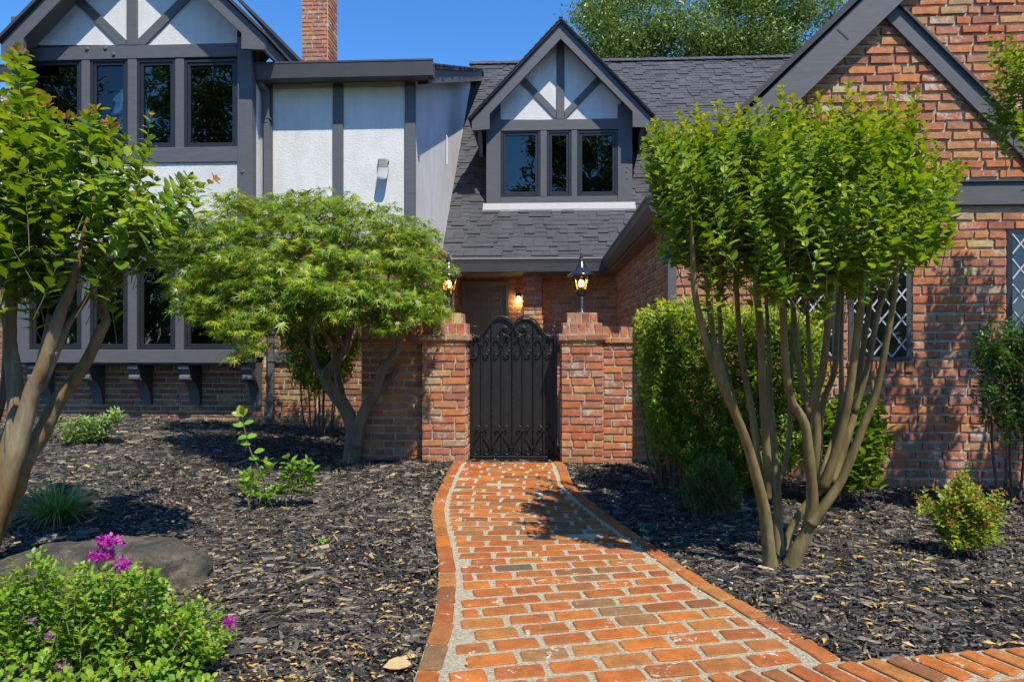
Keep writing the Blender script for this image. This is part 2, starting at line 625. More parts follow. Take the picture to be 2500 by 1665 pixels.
M['petal_old'] = mat_leaf('faded_petal', [(0.0, (0.30, 0.12, 0.28)), (0.6, (0.42, 0.22, 0.40)), (1.0, (0.5, 0.36, 0.38))], (0.4, 0.2, 0.2), 0.3, 0.6, (1.1, 1.0, 1.1))
M['dry_leaf'] = mat_leaf('dry_leaf', [(0.0, (0.55, 0.27, 0.05)), (0.3, (0.66, 0.40, 0.07)), (0.6, (0.50, 0.32, 0.12)), (0.85, (0.62, 0.48, 0.24)), (1.0, (0.42, 0.18, 0.06))], (0.5, 0.3, 0.1), 0.2, 0.6, (1.2, 1.0, 0.6))


def mat_bark(name, cols, scale, bstr, stretch=(1, 1, 0.25)):
    m, n, l, b = new_mat(name)
    pos = world_pos(n)
    mp = n.new('ShaderNodeMapping')
    mp.inputs['Scale'].default_value = stretch
    l.new(pos, mp.inputs['Vector'])
    n1 = noise(n, l, scale, 5, 0.6, mp.outputs[0], 0.5)
    k = len(cols)
    r = ramp(n, [(0.3 + 0.4 * i / (k - 1), c) for i, c in enumerate(cols)])
    l.new(n1.outputs[0], r.inputs[0])
    n2 = noise(n, l, scale * 5, 5, 0.65, mp.outputs[0])
    v = ramp(n, [(0.3, (0.72, 0.72, 0.72)), (0.7, (1.15, 1.15, 1.15))])
    l.new(n2.outputs[0], v.inputs[0])
    c = mixc(n, l, 1.0, r.outputs[0], v.outputs[0], 'MULTIPLY')
    l.new(c, b.inputs['Base Color'])
    b.inputs['Roughness'].default_value = 0.7
    b.inputs['Specular IOR Level'].default_value = 0.3
    bump(n, l, n2.outputs[0], bstr, 0.01, b)
    return m


M['bark_crape'] = mat_bark('crape_bark', [(0.095, 0.068, 0.026), (0.155, 0.118, 0.045), (0.205, 0.16, 0.066), (0.28, 0.225, 0.11)], 9, 0.35)
M['bark_crape_b'] = mat_bark('crape_bark_peeling', [(0.13, 0.07, 0.028), (0.22, 0.135, 0.05), (0.24, 0.18, 0.10), (0.36, 0.29, 0.18)], 7, 0.45)
M['bark_maple'] = mat_bark('maple_bark', [(0.12, 0.09, 0.06), (0.22, 0.165, 0.11), (0.30, 0.24, 0.17)], 14, 0.7)
M['bark_dark'] = mat_bark('dark_stems', [(0.07, 0.05, 0.035), (0.14, 0.10, 0.07), (0.2, 0.16, 0.11)], 20, 0.5)
M['twig'] = mat_bark('green_twig', [(0.10, 0.12, 0.035), (0.15, 0.16, 0.05), (0.20, 0.17, 0.07)], 20, 0.2)


def mat_mulch_ground():
    m, n, l, b = new_mat('mulch_bed')
    pos = world_pos(n)
    n1 = noise(n, l, 55, 6, 0.7, pos, 1.2)
    r = ramp(n, [(0.3, (0.006, 0.006, 0.006)), (0.55, (0.022, 0.020, 0.019)), (0.75, (0.06, 0.055, 0.05))])
    l.new(n1.outputs[0], r.inputs[0])
    l.new(r.outputs[0], b.inputs['Base Color'])
    b.inputs['Roughness'].default_value = 0.9
    bump(n, l, n1.outputs[0], 1.0, 0.03, b)
    return m


M['mulch'] = mat_mulch_ground()


def mat_chips():
    m, n, l, b = new_mat('mulch_chip')
    r = piece_random(n, l)
    cr = ramp(n, [(0.0, (0.013, 0.011, 0.009)), (0.38, (0.036, 0.0315, 0.027)), (0.66, (0.075, 0.066, 0.055)), (0.85, (0.135, 0.118, 0.095)), (0.95, (0.22, 0.185, 0.135)), (1.0, (0.50, 0.38, 0.19))])
    l.new(r, cr.inputs[0])
    nz = noise(n, l, 120, 3, 0.6, world_pos(n))
    v = ramp(n, [(0.3, (0.6, 0.6, 0.6)), (0.7, (1.3, 1.3, 1.3))])
    l.new(nz.outputs[0], v.inputs[0])
    c = mixc(n, l, 1.0, cr.outputs[0], v.outputs[0], 'MULTIPLY')
    l.new(c, b.inputs['Base Color'])
    b.inputs['Roughness'].default_value = 0.62
    b.inputs['Specular IOR Level'].default_value = 0.4
    return m


M['chip'] = mat_chips()


def mat_rock():
    m, n, l, b = new_mat('boulder_stone')
    pos = world_pos(n)
    n1 = noise(n, l, 7, 8, 0.72, pos, 0.5)
    r = ramp(n, [(0.34, (0.028, 0.026, 0.022)), (0.48, (0.075, 0.065, 0.05)), (0.66, (0.20, 0.17, 0.12))])  # stone tones darkened and mottled, standing in for leaf shade on the boulder
    l.new(n1.outputs[0], r.inputs[0])
    n2 = noise(n, l, 70, 5, 0.7, pos)
    v = ramp(n, [(0.3, (0.65, 0.65, 0.65)), (0.7, (1.2, 1.2, 1.2))])
    l.new(n2.outputs[0], v.inputs[0])
    c = mixc(n, l, 1.0, r.outputs[0], v.outputs[0], 'MULTIPLY')
    l.new(c, b.inputs['Base Color'])
    b.inputs['Roughness'].default_value = 0.92
    n5 = noise(n, l, 24, 7, 0.7, pos)
    bump(n, l, n5.outputs[0], 0.9, 0.05, b)
    return m


M['rock'] = mat_rock()

# ------------------------------------------------------------------ brick pieces


def brick_variant(aspect, round_r, chamfer, jit, seed):
    """unit brick, front face at y=-0.5; returns vertices and triangles"""
    rg = random.Random(seed)
    w, h = aspect
    a = round_r
    out = []
    for (cx, cz, a0) in ((w / 2 - a, h / 2 - a, 0), (-w / 2 + a, h / 2 - a, 90), (-w / 2 + a, -h / 2 + a, 180), (w / 2 - a, -h / 2 + a, 270)):
        ex = [(cx, cz)]
        for da in (12, 78):
            an = math.radians(a0 + da)
            out.append((cx + a * math.cos(an) + rg.uniform(-jit, jit), cz + a * math.sin(an) + rg.uniform(-jit, jit)))
        if a0 in (0, 180):      # one extra point along each long edge
            out.append((rg.uniform(-0.2, 0.2) * w, (h / 2 if a0 == 0 else -h / 2) + rg.uniform(-jit, jit * 0.3) * (1 if a0 == 0 else -1)))
    n = len(out)
    ch = chamfer
    V, T = [], []
    for (x, z) in out:
        V.append((x * (1 - 2 * ch / w), -0.5 + rg.uniform(0, 0.012), z * (1 - 2 * ch / h)))
    for (x, z) in out:
        V.append((x, -0.5 + 0.07 + rg.uniform(-0.02, 0.03), z))
    for (x, z) in out:
        V.append((x, 0.5, z))
    c1, c2 = len(V), len(V) + 1
    V.append((-w * 0.22, -0.5 + rg.uniform(-0.012, 0.012), rg.uniform(-0.2, 0.2) * h))
    V.append((w * 0.22, -0.5 + rg.uniform(-0.012, 0.012), rg.uniform(-0.2, 0.2) * h))
    for i in range(n):
        j = (i + 1) % n
        xm = (out[i][0] + out[j][0]) / 2
        T.append((i, j, c2 if xm > 0 else c1))
        for k in (0, n):
            T.append((i + k, i + k + n, j + k + n))
            T.append((i + k, j + k + n, j + k))
    # bridge between the two centre points
    tops = [i for i in range(n) if (out[i][0] + out[(i + 1) % n][0]) / 2 > 0 and (out[i - 1][0] + out[i][0]) / 2 <= 0]
    bots = [i for i in range(n) if (out[i][0] + out[(i + 1) % n][0]) / 2 <= 0 and (out[i - 1][0] + out[i][0]) / 2 > 0]
    for i in tops + bots:
        T.append((c1, i, c2) if i in tops else (c2, i, c1))
    V = np.array(V)
    V[:, 0] /= w
    V[:, 2] /= h
    T = np.array(T)[:, ::-1]
    return V, T


VAR_WALL = [brick_variant((0.22, 0.07), 0.006, 0.0025, 0.0048, 100 + i) for i in range(10)]
VAR_PATH = [brick_variant((0.20, 0.10), 0.013, 0.005, 0.0060, 200 + i) for i in range(10)]


def join_np(variants, mats, picks):
    Vs, Ts, b = [], [], 0
    for mtx, k in zip(mats, picks):
        V, T = variants[k]
        A = np.array(mtx)
        Vs.append(V @ A[:3, :3].T + A[:3, 3])
        Ts.append(T + b)
        b += len(V)
    return np.concatenate(Vs), np.concatenate(Ts)


MESH_CACHE = {}


def place_pieces(name, variants, vkey, mats, mat, parent, n_single, seed=1, rest_name=None):
    """the pieces that show largest become objects of their own, the rest one stuff part"""
    if not mats:
        return
    rg = random.Random(seed)
    picks = [rg.randrange(len(variants)) for _ in mats]
    order = []
    for i, m in enumerate(mats):
        q = proj(m.translation)
        big = -1.0
        if q and -20 < q[0] < 2520 and -20 < q[1] < 1685:
            big = m.col[0].length * m.col[2].length / q[2] ** 2
        order.append((big, i))
    order.sort(reverse=True)
    single = [i for b, i in order[:n_single] if b > 0]
    ss = set(single)
    for i in single:
        k = picks[i]
        key = (vkey, mat.name, k)
        if key not in MESH_CACHE:
            MESH_CACHE[key] = np_mesh(name, variants[k][0], variants[k][1], mat)
        o = bpy.data.objects.new(name, MESH_CACHE[key])
        link(o)
        adopt(o, parent)
        o.matrix_basis = mats[i]
    rest = [i for i in range(len(mats)) if i not in ss]
    if rest:
        V, T = join_np(variants, [mats[i] for i in rest], [picks[i] for i in rest])
        np_obj(rest_name or (name + '_field'), np_mesh(name + '_field', V, T, mat), parent, 'stuff')


def lay(O, U, N, z0, z1, intervals, course=0.0815, blen=0.235, joint=0.018, proud=0.014, depth=0.06, seed=3, ragged=0.004, headers=0.12):
    """running bond on a plane: O origin, U along, N outward; intervals(z) -> list of (a,b) along U"""
    rg = random.Random(seed)
    O, U, N = Vector(O), Vector(U), Vector(N)
    out = []
    k = 0
    z = z0
    while z + course * 0.7 < z1:
        zc = z + course / 2
        for (a, b) in intervals(zc):
            if b - a < 0.03:
                continue
            u = a - (0.0 if k % 2 else blen / 2) - rg.uniform(0, 0.03)
            while u < b - 0.02:
                L = blen * rg.uniform(0.9, 1.08)
                if rg.random() < headers:
                    L *= 0.52
                s, e = max(u, a), min(u + L, b)
                if b - e < 0.045:
                    e = b
                    u = b
                if e - s > 0.03:
                    ln = e - s - joint
                    hh = course - joint * rg.uniform(0.8, 1.25)
                    pr = proud + rg.uniform(-ragged, ragged)
                    c = O + U * ((s + e) / 2) + Vector((0, 0, zc + rg.uniform(-0.002, 0.002))) + N * (pr - depth / 2)
                    tilt = rg.uniform(-0.012, 0.012)
                    ux = U * math.cos(tilt) + Vector((0, 0, 1)) * math.sin(tilt)
                    uz = Vector((0, 0, 1)) * math.cos(tilt) - U * math.sin(tilt)
                    m = Matrix((
                        (ux.x * ln, -N.x * depth, uz.x * hh, c.x),
                        (ux.y * ln, -N.y * depth, uz.y * hh, c.y),
                        (ux.z * ln, -N.z * depth, uz.z * hh, c.z),
                        (0, 0, 0, 1)))
                    out.append(m)
                u += L
        z += course
        k += 1
    return out


def minus(iv, holes):
    for (a, b) in holes:
        nx = []
        for (s, e) in iv:
            if b <= s or a >= e:
                nx.append((s, e))
            else:
                if a > s:
                    nx.append((s, a))
                if b < e:
                    nx.append((b, e))
        iv = nx
    return iv


def upright_row(O, U, N, z0, z1, a, b, pitch=0.075, joint=0.012, proud=0.012, depth=0.06, seed=5):
    """soldier / rowlock course: bricks standing on end"""
    rg = random.Random(seed)
    O, U, N = Vector(O), Vector(U), Vector(N)
    n = max(1, round((b - a) / pitch))
    w = (b - a) / n
    out = []
    for i in range(n):
        ln, hh = z1 - z0 - joint * rg.uniform(0.4, 0.9), w - joint * rg.uniform(0.8, 1.2)
        c = O + U * (a + (i + 0.5) * w) + Vector((0, 0, (z0 + z1) / 2)) + N * (proud + rg.uniform(-0.003, 0.003) - depth / 2)
        ux, uz = Vector((0, 0, 1)), -U
        out.append(Matrix(((ux.x * ln, -N.x * depth, uz.x * hh, c.x), (ux.y * ln, -N.y * depth, uz.y * hh, c.y), (ux.z * ln, -N.z * depth, uz.z * hh, c.z), (0, 0, 0, 1))))
    return out


# ------------------------------------------------------------------ front-facing boards given by their photo outline and depth
def rect(mb, x0, y0, x1, y1, Y, t, c=0.0):
    xm, ym = (x0 + x1) / 2, (y0 + y1) / 2
    a, b = P(x0, ym, Y).x, P(x1, ym, Y).x
    za, zb = P(xm, y1, Y).z, P(xm, y0, Y).z
    return mb.box((a, Y, za), (b, Y + t, zb), c)


def board(name, x0, y0, x1, y1, Y, t, mat, parent, c=0.006):
    mb = MB()
    rect(mb, x0, y0, x1, y1, Y, t, c)
    return mb.build(name, mat, parent)


def plate(name, pts, Y, t, mat, parent):
    mb = MB()
    mb.prism([P(x, y, Y) for (x, y) in pts], (0, t, 0))
    return mb.build(name, mat, parent)


# ================================================================== GROUND
xs = [-90, -40, -14] + list(np.linspace(-9, 9, 73)) + [14, 40, 90]
ys = [-90, -30, -8, 0] + list(np.linspace(1, 12, 45)) + [16, 30, 80, 160]
gm = MB()
gm.v = [(x, y, gz(x, y)) for y in ys for x in xs]
nx = len(xs)
gm.f = [(j * nx + i, j * nx + i + 1, (j + 1) * nx + i + 1, (j + 1) * nx + i) for j in range(len(ys) - 1) for i in range(nx - 1)]
tag(gm.build('ground', M['mulch'], None, True), 'dark mulch covered planting beds in front of the house', 'ground', kind='structure')

# ------------------------------------------------------------------ brick path
PZ = 0.03
LEFT_PX = [(1110, 1126), (1103, 1134), (1090, 1155), (1075, 1185), (1061, 1215), (1055, 1240), (1053, 1262), (1058, 1292), (1064, 1323), (1070, 1369), (1071, 1405), (1067, 1445), (1063, 1485), (1054, 1531), (1036, 1583), (1009, 1662), (985, 1740)]
RIGHT_PX = [(1372, 1126), (1380, 1134), (1389, 1158), (1400, 1185), (1447, 1227), (1492, 1260), (1540, 1292), (1633, 1358), (1700, 1402), (1764, 1442), (1844, 1484), (1928, 1533), (2026, 1587), (2060, 1610), (2300, 1740)]
LG = [G(x, y, PZ) for x, y in LEFT_PX]
RG = [G(x, y, PZ) for x, y in RIGHT_PX]


def edge_x(pts, y):
    ya = [p.y for p in pts][::-1]
    xa = [p.x for p in pts][::-1]
    return float(np.interp(y, ya, xa))


W0, W1 = G(1615, 1657, PZ), G(2500, 1576, PZ)
WS = (W1.y - W0.y) / (W1.x - W0.x)


def walk_y(x):
    """inner edge of the walkway that crosses in front of the path"""
    return W0.y + WS * (x - W0.x) + 0.05 * (x - W0.x) * (W1.x - x) * 0.3


path = MB()
yy = np.linspace(LG[0].y, 2.25, 60)
top, bot = [], []
for y in yy:
    top.append((edge_x(LG, y), y, PZ - 0.0055))
    bot.append((edge_x(RG, y), y, PZ - 0.0055))
vsp = top + bot + [(x, y, -0.1) for x, y, z in top] + [(x, y, -0.1) for x, y, z in bot]
n = len(yy)
fsp = []
for i in range(n - 1):
    fsp += [(i, n + i, n + i + 1, i + 1), (i, i + 1, 2 * n + i + 1, 2 * n + i), (n + i, 3 * n + i, 3 * n + i + 1, n + i + 1)]
path.add(vsp, fsp)
path_o = tag(path.build('path', M['path_mortar'], None), 'curving red brick path with pale mortar leading to the iron gate', 'path', kind='structure')


def flat_brick(x, y, ang, ln, wd, z=PZ, depth=0.05, rg=random):
    c, s = math.cos(ang), math.sin(ang)
    tx, ty = rg.uniform(-0.007, 0.007), rg.uniform(-0.012, 0.012)
    U = Vector((c, s, tx)).normalized()
    W = Vector((-s, c, ty)).normalized()          # local z -> across
    D = U.cross(W)                                 # up
    ctr = Vector((x, y, z + rg.uniform(-0.0012, 0.003))) - D * (depth / 2)
    return Matrix(((U.x * ln, -D.x * depth, W.x * wd, ctr.x), (U.y * ln, -D.y * depth, W.y * wd, ctr.y), (U.z * ln, -D.z * depth, W.z * wd, ctr.z), (0, 0, 0, 1)))


rg = random.Random(11)
bricks = []
BW = 0.092
# border bricks end to end along both edges
for pts, side in ((LG, 1), (RG, -1)):
    dense = []
    for i in range(len(pts) - 1):
        for k in range(20):
            dense.append(pts[i].lerp(pts[i + 1], k / 20))
    acc, last = 0.0, dense[0]
    marks = [dense[0]]
    for p in dense[1:]:
        acc += (p - last).length
        last = p
        if acc >= 0.212:
            marks.append(p)
            acc = 0
    for i in range(len(marks) - 1):
        a, b = marks[i], marks[i + 1]
        d = (b - a).normalized()
        nrm = Vector((-d.y, d.x, 0)) * side
        c = (a + b) / 2 + nrm * (BW / 2 + 0.002)
        if c.y < walk_y(c.x) + 0.05 or c.y < 2.3:
            continue
        bricks.append(flat_brick(c.x, c.y, math.atan2(d.y, d.x), (b - a).length - 0.014, BW, PZ + 0.004, 0.06, rg))
# field rows
y = LG[0].y - 0.06
row = 0


def heading(y):
    return math.radians(15.0) * sstep(5.2, 2.7, y) if y < 5.2 else 0.0


def sdown(a, b, x):
    return 1 - sstep(b, a, x)


def heading(y):
    return math.radians(15.0) * (1.0 - sstep(2.7, 5.4, y))


while y > 1.75:
    th = heading(y)
    dy = 0.114 / max(0.9, math.cos(th))
    th2 = heading(y - dy)
    ct, st = math.cos(th), math.sin(th)
    x0 = edge_x(LG, y) + BW + 0.026
    u = -0.11 * (row % 2) - rg.uniform(0, 0.05)
    while True:
        L = 0.222 * rg.uniform(0.93, 1.05)
        s, e = max(u, 0.0), u + L
        u += L
        if e - s < 0.06:
            continue
        # right limit
        X, Yb = x0 + ct * s, y + st * s
        if X > edge_x(RG, Yb) - BW - 0.05:
            break
        XE = x0 + ct * e
        lim = edge_x(RG, y + st * e) - BW - 0.028
        if XE > lim:
            e = s + (lim - X) / ct
            if e - s < 0.05:
                break
        mid = (s + e) / 2
        cx, cyy = x0 + ct * mid, y + st * mid
        sp = dy * ct - mid * (th2 - th)
        wd = max(0.05, sp - 0.019 - rg.uniform(0, 0.007))
        if cyy - wd * 0.5 < walk_y(cx) + 0.012:
            over = walk_y(cx) + 0.012 - (cyy - wd * 0.5)
            wd -= over
            cyy += over / 2
            if wd < 0.03:
                continue
        if rg.random() < 0.985:
            bricks.append(flat_brick(cx, cyy, th + rg.uniform(-0.015, 0.015), e - s - 0.020 - rg.uniform(0, 0.012), wd, PZ, 0.05, rg))
    y -= dy
    row += 1
place_pieces('brick', VAR_PATH, 'path', bricks, M['brick_path'], path_o, 300, 4, 'brick_field')

# ------------------------------------------------------------------ walkway crossing in front
wk = MB()
xs_w = np.linspace(-0.9, 4.2, 30)
tv = [(x, walk_y(x) - 0.004, PZ - 0.003) for x in xs_w] + [(x, 0.9, PZ - 0.003) for x in xs_w]
tv += [(x, walk_y(x) - 0.004, -0.1) for x in xs_w]
n = len(xs_w)
wk.add(tv, [(i, i + 1, n + i + 1, n + i) for i in range(n - 1)] + [(i, 2 * n + i, 2 * n + i + 1, i + 1) for i in range(n - 1)])
walk_o = tag(wk.build('walkway', M['path_mortar'], None), 'brick walkway edged with bricks laid side by side across the path end', 'walkway', kind='structure')
wb = []
x = -0.6
while x < 3.6:
    sl = math.atan(WS)
    nrm = Vector((math.sin(sl), -math.cos(sl), 0))
    c = Vector((x, walk_y(x), 0)) + nrm * 0.108
    if c.x > 0.2:
        wb.append(flat_brick(c.x, c.y, sl - math.pi / 2 + 0.32 + rg.uniform(-0.02, 0.02), 0.192, 0.079, PZ + 0.006, 0.06, rg))
    for r_ in range(3):
        c2 = Vector((x + 0.05 * r_, walk_y(x), 0)) + nrm * (0.275 + 0.115 * r_)
        if int(round(x / 0.106)) % 2 == r_ % 2:
            wb.append(flat_brick(c2.x, c2.y, sl + rg.uniform(-0.02, 0.02), 0.196, 0.094, PZ + 0.004, 0.05, rg))
    x += 0.106
place_pieces('brick', VAR_PATH, 'path', wb, M['brick_path'], walk_o, 120, 5, 'brick_field')

# ================================================================== HOUSE
YW, YB, YG = 9.2, 8.8, 8.50            # left wall, bay front, bay barge boards
YE, YR = 11.5, 6.6                     # entry eave, right wing front
house = thing('house', 'Tudor style house of red brick, white stucco and dark grey timber', 'house', (-1.6, 9.3, 0.0))
XL = XA(-420, YW)
XC = XA(1048, YW)                      # right corner of the brick ground floor
XS = XA(1014, YW)                      # right corner of the stucco upper floor
X0B, X1B = XA(26, YB), XA(615, YB)
zbay = ZA(320, 886, YB)

# ---- ground-floor brick wall of the left part
core = MB()
core.box((XL, YW, -0.4), (XC, YW + 0.25, 2.78))
core.box((XC - 0.25, YW + 0.25, -0.4), (XC, 12.3, 2.78))
bw_left = core.build('brick_wall', M['mortar'], house)


def iv_left(z):
    iv = [(XL, XC)]
    if z > zbay + 0.1:
        iv = minus(iv, [(X0B + 0.03, X1B - 0.03)])
    if 0.98 < z < 1.12:
        iv = minus(iv, [(X1B, XA(720, YW))])
    return iv


left_bricks = lay((0, YW, 0), (1, 0, 0), (0, -1, 0), -0.12, 2.74, iv_left, 0.0815, 0.27, seed=21)
left_side = lay((XC, 0, 0), (0, 1, 0), (1, 0, 0), -0.12, 2.74, lambda z: [(YW, 12.28)], 0.0815, 0.25, seed=22)
place_pieces('brick', VAR_WALL, 'wall', left_bricks + left_side, M['brick_tan'], bw_left, 0, 21, 'brick_field')
board('band_board', 664, 858, 722, 886, YW - 0.05, 0.06, M['timber'], house)

# ---- upper stucco wall and its side
st = MB()
st.box((XL, YW, 2.78), (X0B + 0.05, YW + 0.2, 4.86))
st.build('stucco_wall', M['stucco'], house)
st = MB()
st.box((X1B - 0.3, YW, 2.78), (XS, YW + 0.2, 5.02))
st.prism([(XS, YW + 0.2, 2.6), (XS, YW + 0.2, 5.0), (XS, 16.2, 7.83), (XS, 16.2, 2.6)], (-0.2, 0, 0))
st.build('stucco_wall', M['stucco'], house)
for (a, b) in ((646, 664), (812, 837), (988, 1014)):
    board('timber_post', a, 186, b, 640 if a < 990 else 880, YW - 0.035, 0.05, M['timber'], house)
# conduit stub on the side wall
mb = MB()
mb.tube([(XS + 0.03, 12.0, 4.55), (XS + 0.03, 12.0, 5.05), (XS, 12.0, 5.1)], 0.016, 8)
mb.build('conduit', M['stucco'], house)

# ---- low shed roof behind the left gutter
YGU = 8.86
XRK = XA(1057, YGU + 0.05)
sl_shed = 0.405


def shed_z(y):
    return 5.09 + sl_shed * (y - 8.95)


mb = MB()
mb.prism([(XRK, YGU + 0.03, shed_z(YGU + 0.03)), (XRK, YGU + 0.03, shed_z(YGU + 0.03) - 0.05), (XRK, 16.3, shed_z(16.3) - 0.05), (XRK, 16.3, shed_z(16.3))], (X1B - 0.02 - XRK, 0, 0))
mb.prism([(XRK, 16.3, shed_z(16.3)), (XRK, 22, 5.0), (XRK, 22, 4.9), (XRK, 16.3, shed_z(16.3) - 0.05)], (XL - XRK, 0, 0))
shed = mb.build('shed_roof', M['shingle'], house)
mb = MB()
mb.prism([(XRK - 0.03, 8.95, shed_z(8.95) - 0.055), (XRK - 0.03, 8.95, shed_z(8.95) - 0.25), (XRK - 0.03, 16.3, shed_z(16.3) - 0.28), (XRK - 0.03, 16.3, shed_z(16.3) - 0.055)], (-0.04, 0, 0))
mb.build('rake_board', M['timber'], house)
mb = MB()
mb.prism([(XRK - 0.08, 9.0, shed_z(9.0) - 0.19), (XRK - 0.08, 16.2, shed_z(16.2) - 0.22), (XS + 0.002, 16.2, shed_z(16.2) - 0.22), (XS + 0.002, 9.0, shed_z(9.0) - 0.19)], (0, 0, 0.02))
mb.prism([(X1B + 0.01, 9.02, 4.90), (X1B + 0.01, YW + 0.05, 5.03), (X1B + 0.01, YW + 0.05, 5.06), (X1B + 0.01, 9.02, 4.93)], (XRK - 0.09 - X1B, 0, 0))
mb.build('soffit', M['soffit'], house)
# shingle tabs along the rake edge of the shed roof
tabs = []
rg = random.Random(8)
yv = 8.98
while yv < 16:
    c = Vector((XRK - 0.1, yv, shed_z(yv) + 0.012))
    tabs.append(Matrix.Translation(c) @ Matrix.Rotation(math.atan(sl_shed) - 0.05, 4, 'X') @ Matrix.Diagonal((rg.uniform(0.2, 0.26), 0.2, 0.02, 1)))
    yv += 0.15


def unit_box():
    V = np.array([(sx * .5, sy * .5, sz * .5) for sx in (-1, 1) for sy in (-1, 1) for sz in (-1, 1)])
    Q = [(0, 1, 3, 2), (4, 6, 7, 5), (0, 4, 5, 1), (2, 3, 7, 6), (0, 2, 6, 4), (1, 5, 7, 3)]
    T = []
    for a, b, c, d in Q:
        T += [(a, b, c), (a, c, d)]
    return V, np.array(T)


UB = [unit_box()]
place_pieces('shingle', UB, 'ub', tabs, M['shingle'], shed, 0, 1, 'shingle_field')


def gutter_x(name, xa, xb, y, z, h, w, parent):
    """ogee gutter running along X, y = its front"""
    prof = [(0, 0), (0.0, -0.022), (0.006, -0.026), (0.02, -h * 0.93), (0.032, -h), (w, -h), (w, 0), (w - 0.01, 0), (w - 0.01, -h + 0.02), (0.04, -h + 0.02), (0.014, -0.02), (0.012, 0)]
    mb = MB()
    mb.prism([(xa, y + py, z + pz) for py, pz in prof], (xb - xa, 0, 0))
    return mb.build(name, M['gutter'], parent)


gutter_x('gutter', XA(612, YGU), XRK + 0.01, YGU, ZA(835, 148, YGU), 0.235, 0.14, house)
gutter_x('gutter', XL, XA(26, YGU), YGU, ZA(0, 157, YGU), 0.2, 0.14, house)
# downspout
dsx = XA(652, 9.1)
pts = [P(634, 190, 8.97), P(634, 205, 8.97), P(650, 222, 9.08), P(651, 300, 9.09), P(653, 640, 9.09), P(662, 690, 9.09), P(662, 1010, 9.09), P(660, 1020, 9.02), P(656, 1026, 8.95)]
mb = MB()
for i in range(len(pts) - 1):
    a, b = pts[i], pts[i + 1]
    d = (b - a)
    q = d.to_track_quat('Z', 'Y').to_matrix()
    if abs(d.z) > 0.9 * d.length:
        q = Matrix.Identity(3)
        mb.obox((a + b) / 2, (0.082, 0.06, d.length + 0.02), q, 0.006)
    else:
        mb.obox((a + b) / 2, (0.08, 0.06, d.length + 0.03), q, 0.006)
mb.build('downspout', M['timber'], house)
for yb_ in (290, 880, 1008):
    mb = MB()
    c = P(652 if yb_ < 600 else 662, yb_, 9.09)
    mb.box((c.x - 0.05, 9.05, c.z - 0.012), (c.x + 0.05, 9.135, c.z + 0.012))
    mb.build('downspout_strap', M['timber'], house)

# ---- bay with eight windows
def window(x0, y0, x1, y1, Y, fw, parent, sash=True, glass=None):
    """black casement: frame ring, inner sash ring and pane"""
    xm, ym = (x0 + x1) / 2, (y0 + y1) / 2
    a, b = P(x0, ym, Y).x, P(x1, ym, Y).x
    za, zb = P(xm, y1, Y).z, P(xm, y0, Y).z
    mb = MB()

    def ring(a, b, za, zb, w, y, t):
        mb.box((a, y, za), (a + w, y + t, zb), 0.003)
        mb.box((b - w, y, za), (b, y + t, zb), 0.003)
        mb.box((a + w, y, zb - w), (b - w, y + t, zb), 0.003)
        mb.box((a + w, y, za), (b - w, y + t, za + w), 0.003)
    ring(a + 0.002, b - 0.002, za + 0.002, zb - 0.002, fw * 0.55, Y + 0.012, 0.09)
    f = mb.build('window', M['trim_dark'], parent)
    mb = MB()
    w = fw * 0.55
    ring(a + w + 0.004, b - w - 0.004, za + w + 0.004, zb - w - 0.004, fw * 0.55, Y + 0.026, 0.05)
    mb.build('sash', M['trim_dark'], f)
    e = fw * 0.55 * 2
    mb = MB()
    mb.box((a + e, Y + 0.05, za + e), (b - e, Y + 0.056, zb - e))
    mb.build('pane', glass or M['glass'], f)
    # pale spacer strip seen behind the left edge of each pane
    mb = MB()
    mb.box((a + e + 0.002, Y + 0.062, za + e), (a + e + 0.014, Y + 0.085, zb - e))
    mb.build('spacer', M['curtain'], f)
    return f


WX = [(69, 198), (218, 311), (333, 427), (448, 579)]
tb = 0.09
for (yt, ybm) in ((144, 362), (640, 854)):
    for (a, b) in WX:
        window(a, yt, b, ybm, YB, 0.07, house)
    for k in range(3):
        board('mullion', WX[k][1], yt, WX[k + 1][0], ybm, YB, tb, M['timber'], house)
board('corner_post', 26, 40, 69, 886, YB - 0.012, 0.14, M['timber'], house)
board('corner_post', 579, 90, 615, 886, YB - 0.012, 0.14, M['timber'], house)
board('beam', 69, 111, 579, 144, YB - 0.006, tb, M['timber'], house)
board('beam', 69, 362, 579, 399, YB - 0.006, tb, M['timber'], house)
board('beam', 69, 606, 579, 640, YB - 0.006, tb, M['timber'], house)
board('beam', 69, 854, 579, 886, YB - 0.006, tb, M['timber'], house)
# carriage-bolt heads on the timbers
for (bx, by) in ((212, 120), (257, 118), (277, 133), (592, 420), (600, 118)):
    mb = MB()
    c = P(bx, by, YB - 0.012)
    mb.tube([c, c + Vector((0, -0.012, 0))], [0.03, 0.018], 10)
    mb.build('bolt_head', M['timber'], house)
stb = MB()
rect(stb, 69, 399, 579, 606, YB + 0.018, 0.06)
stb.box((X1B - 0.022, YB + 0.125, zbay + 0.08), (X1B - 0.004, YW, 5.4))
stb.box((X0B + 0.004, YB + 0.125, zbay), (X0B + 0.022, YW, 5.4))
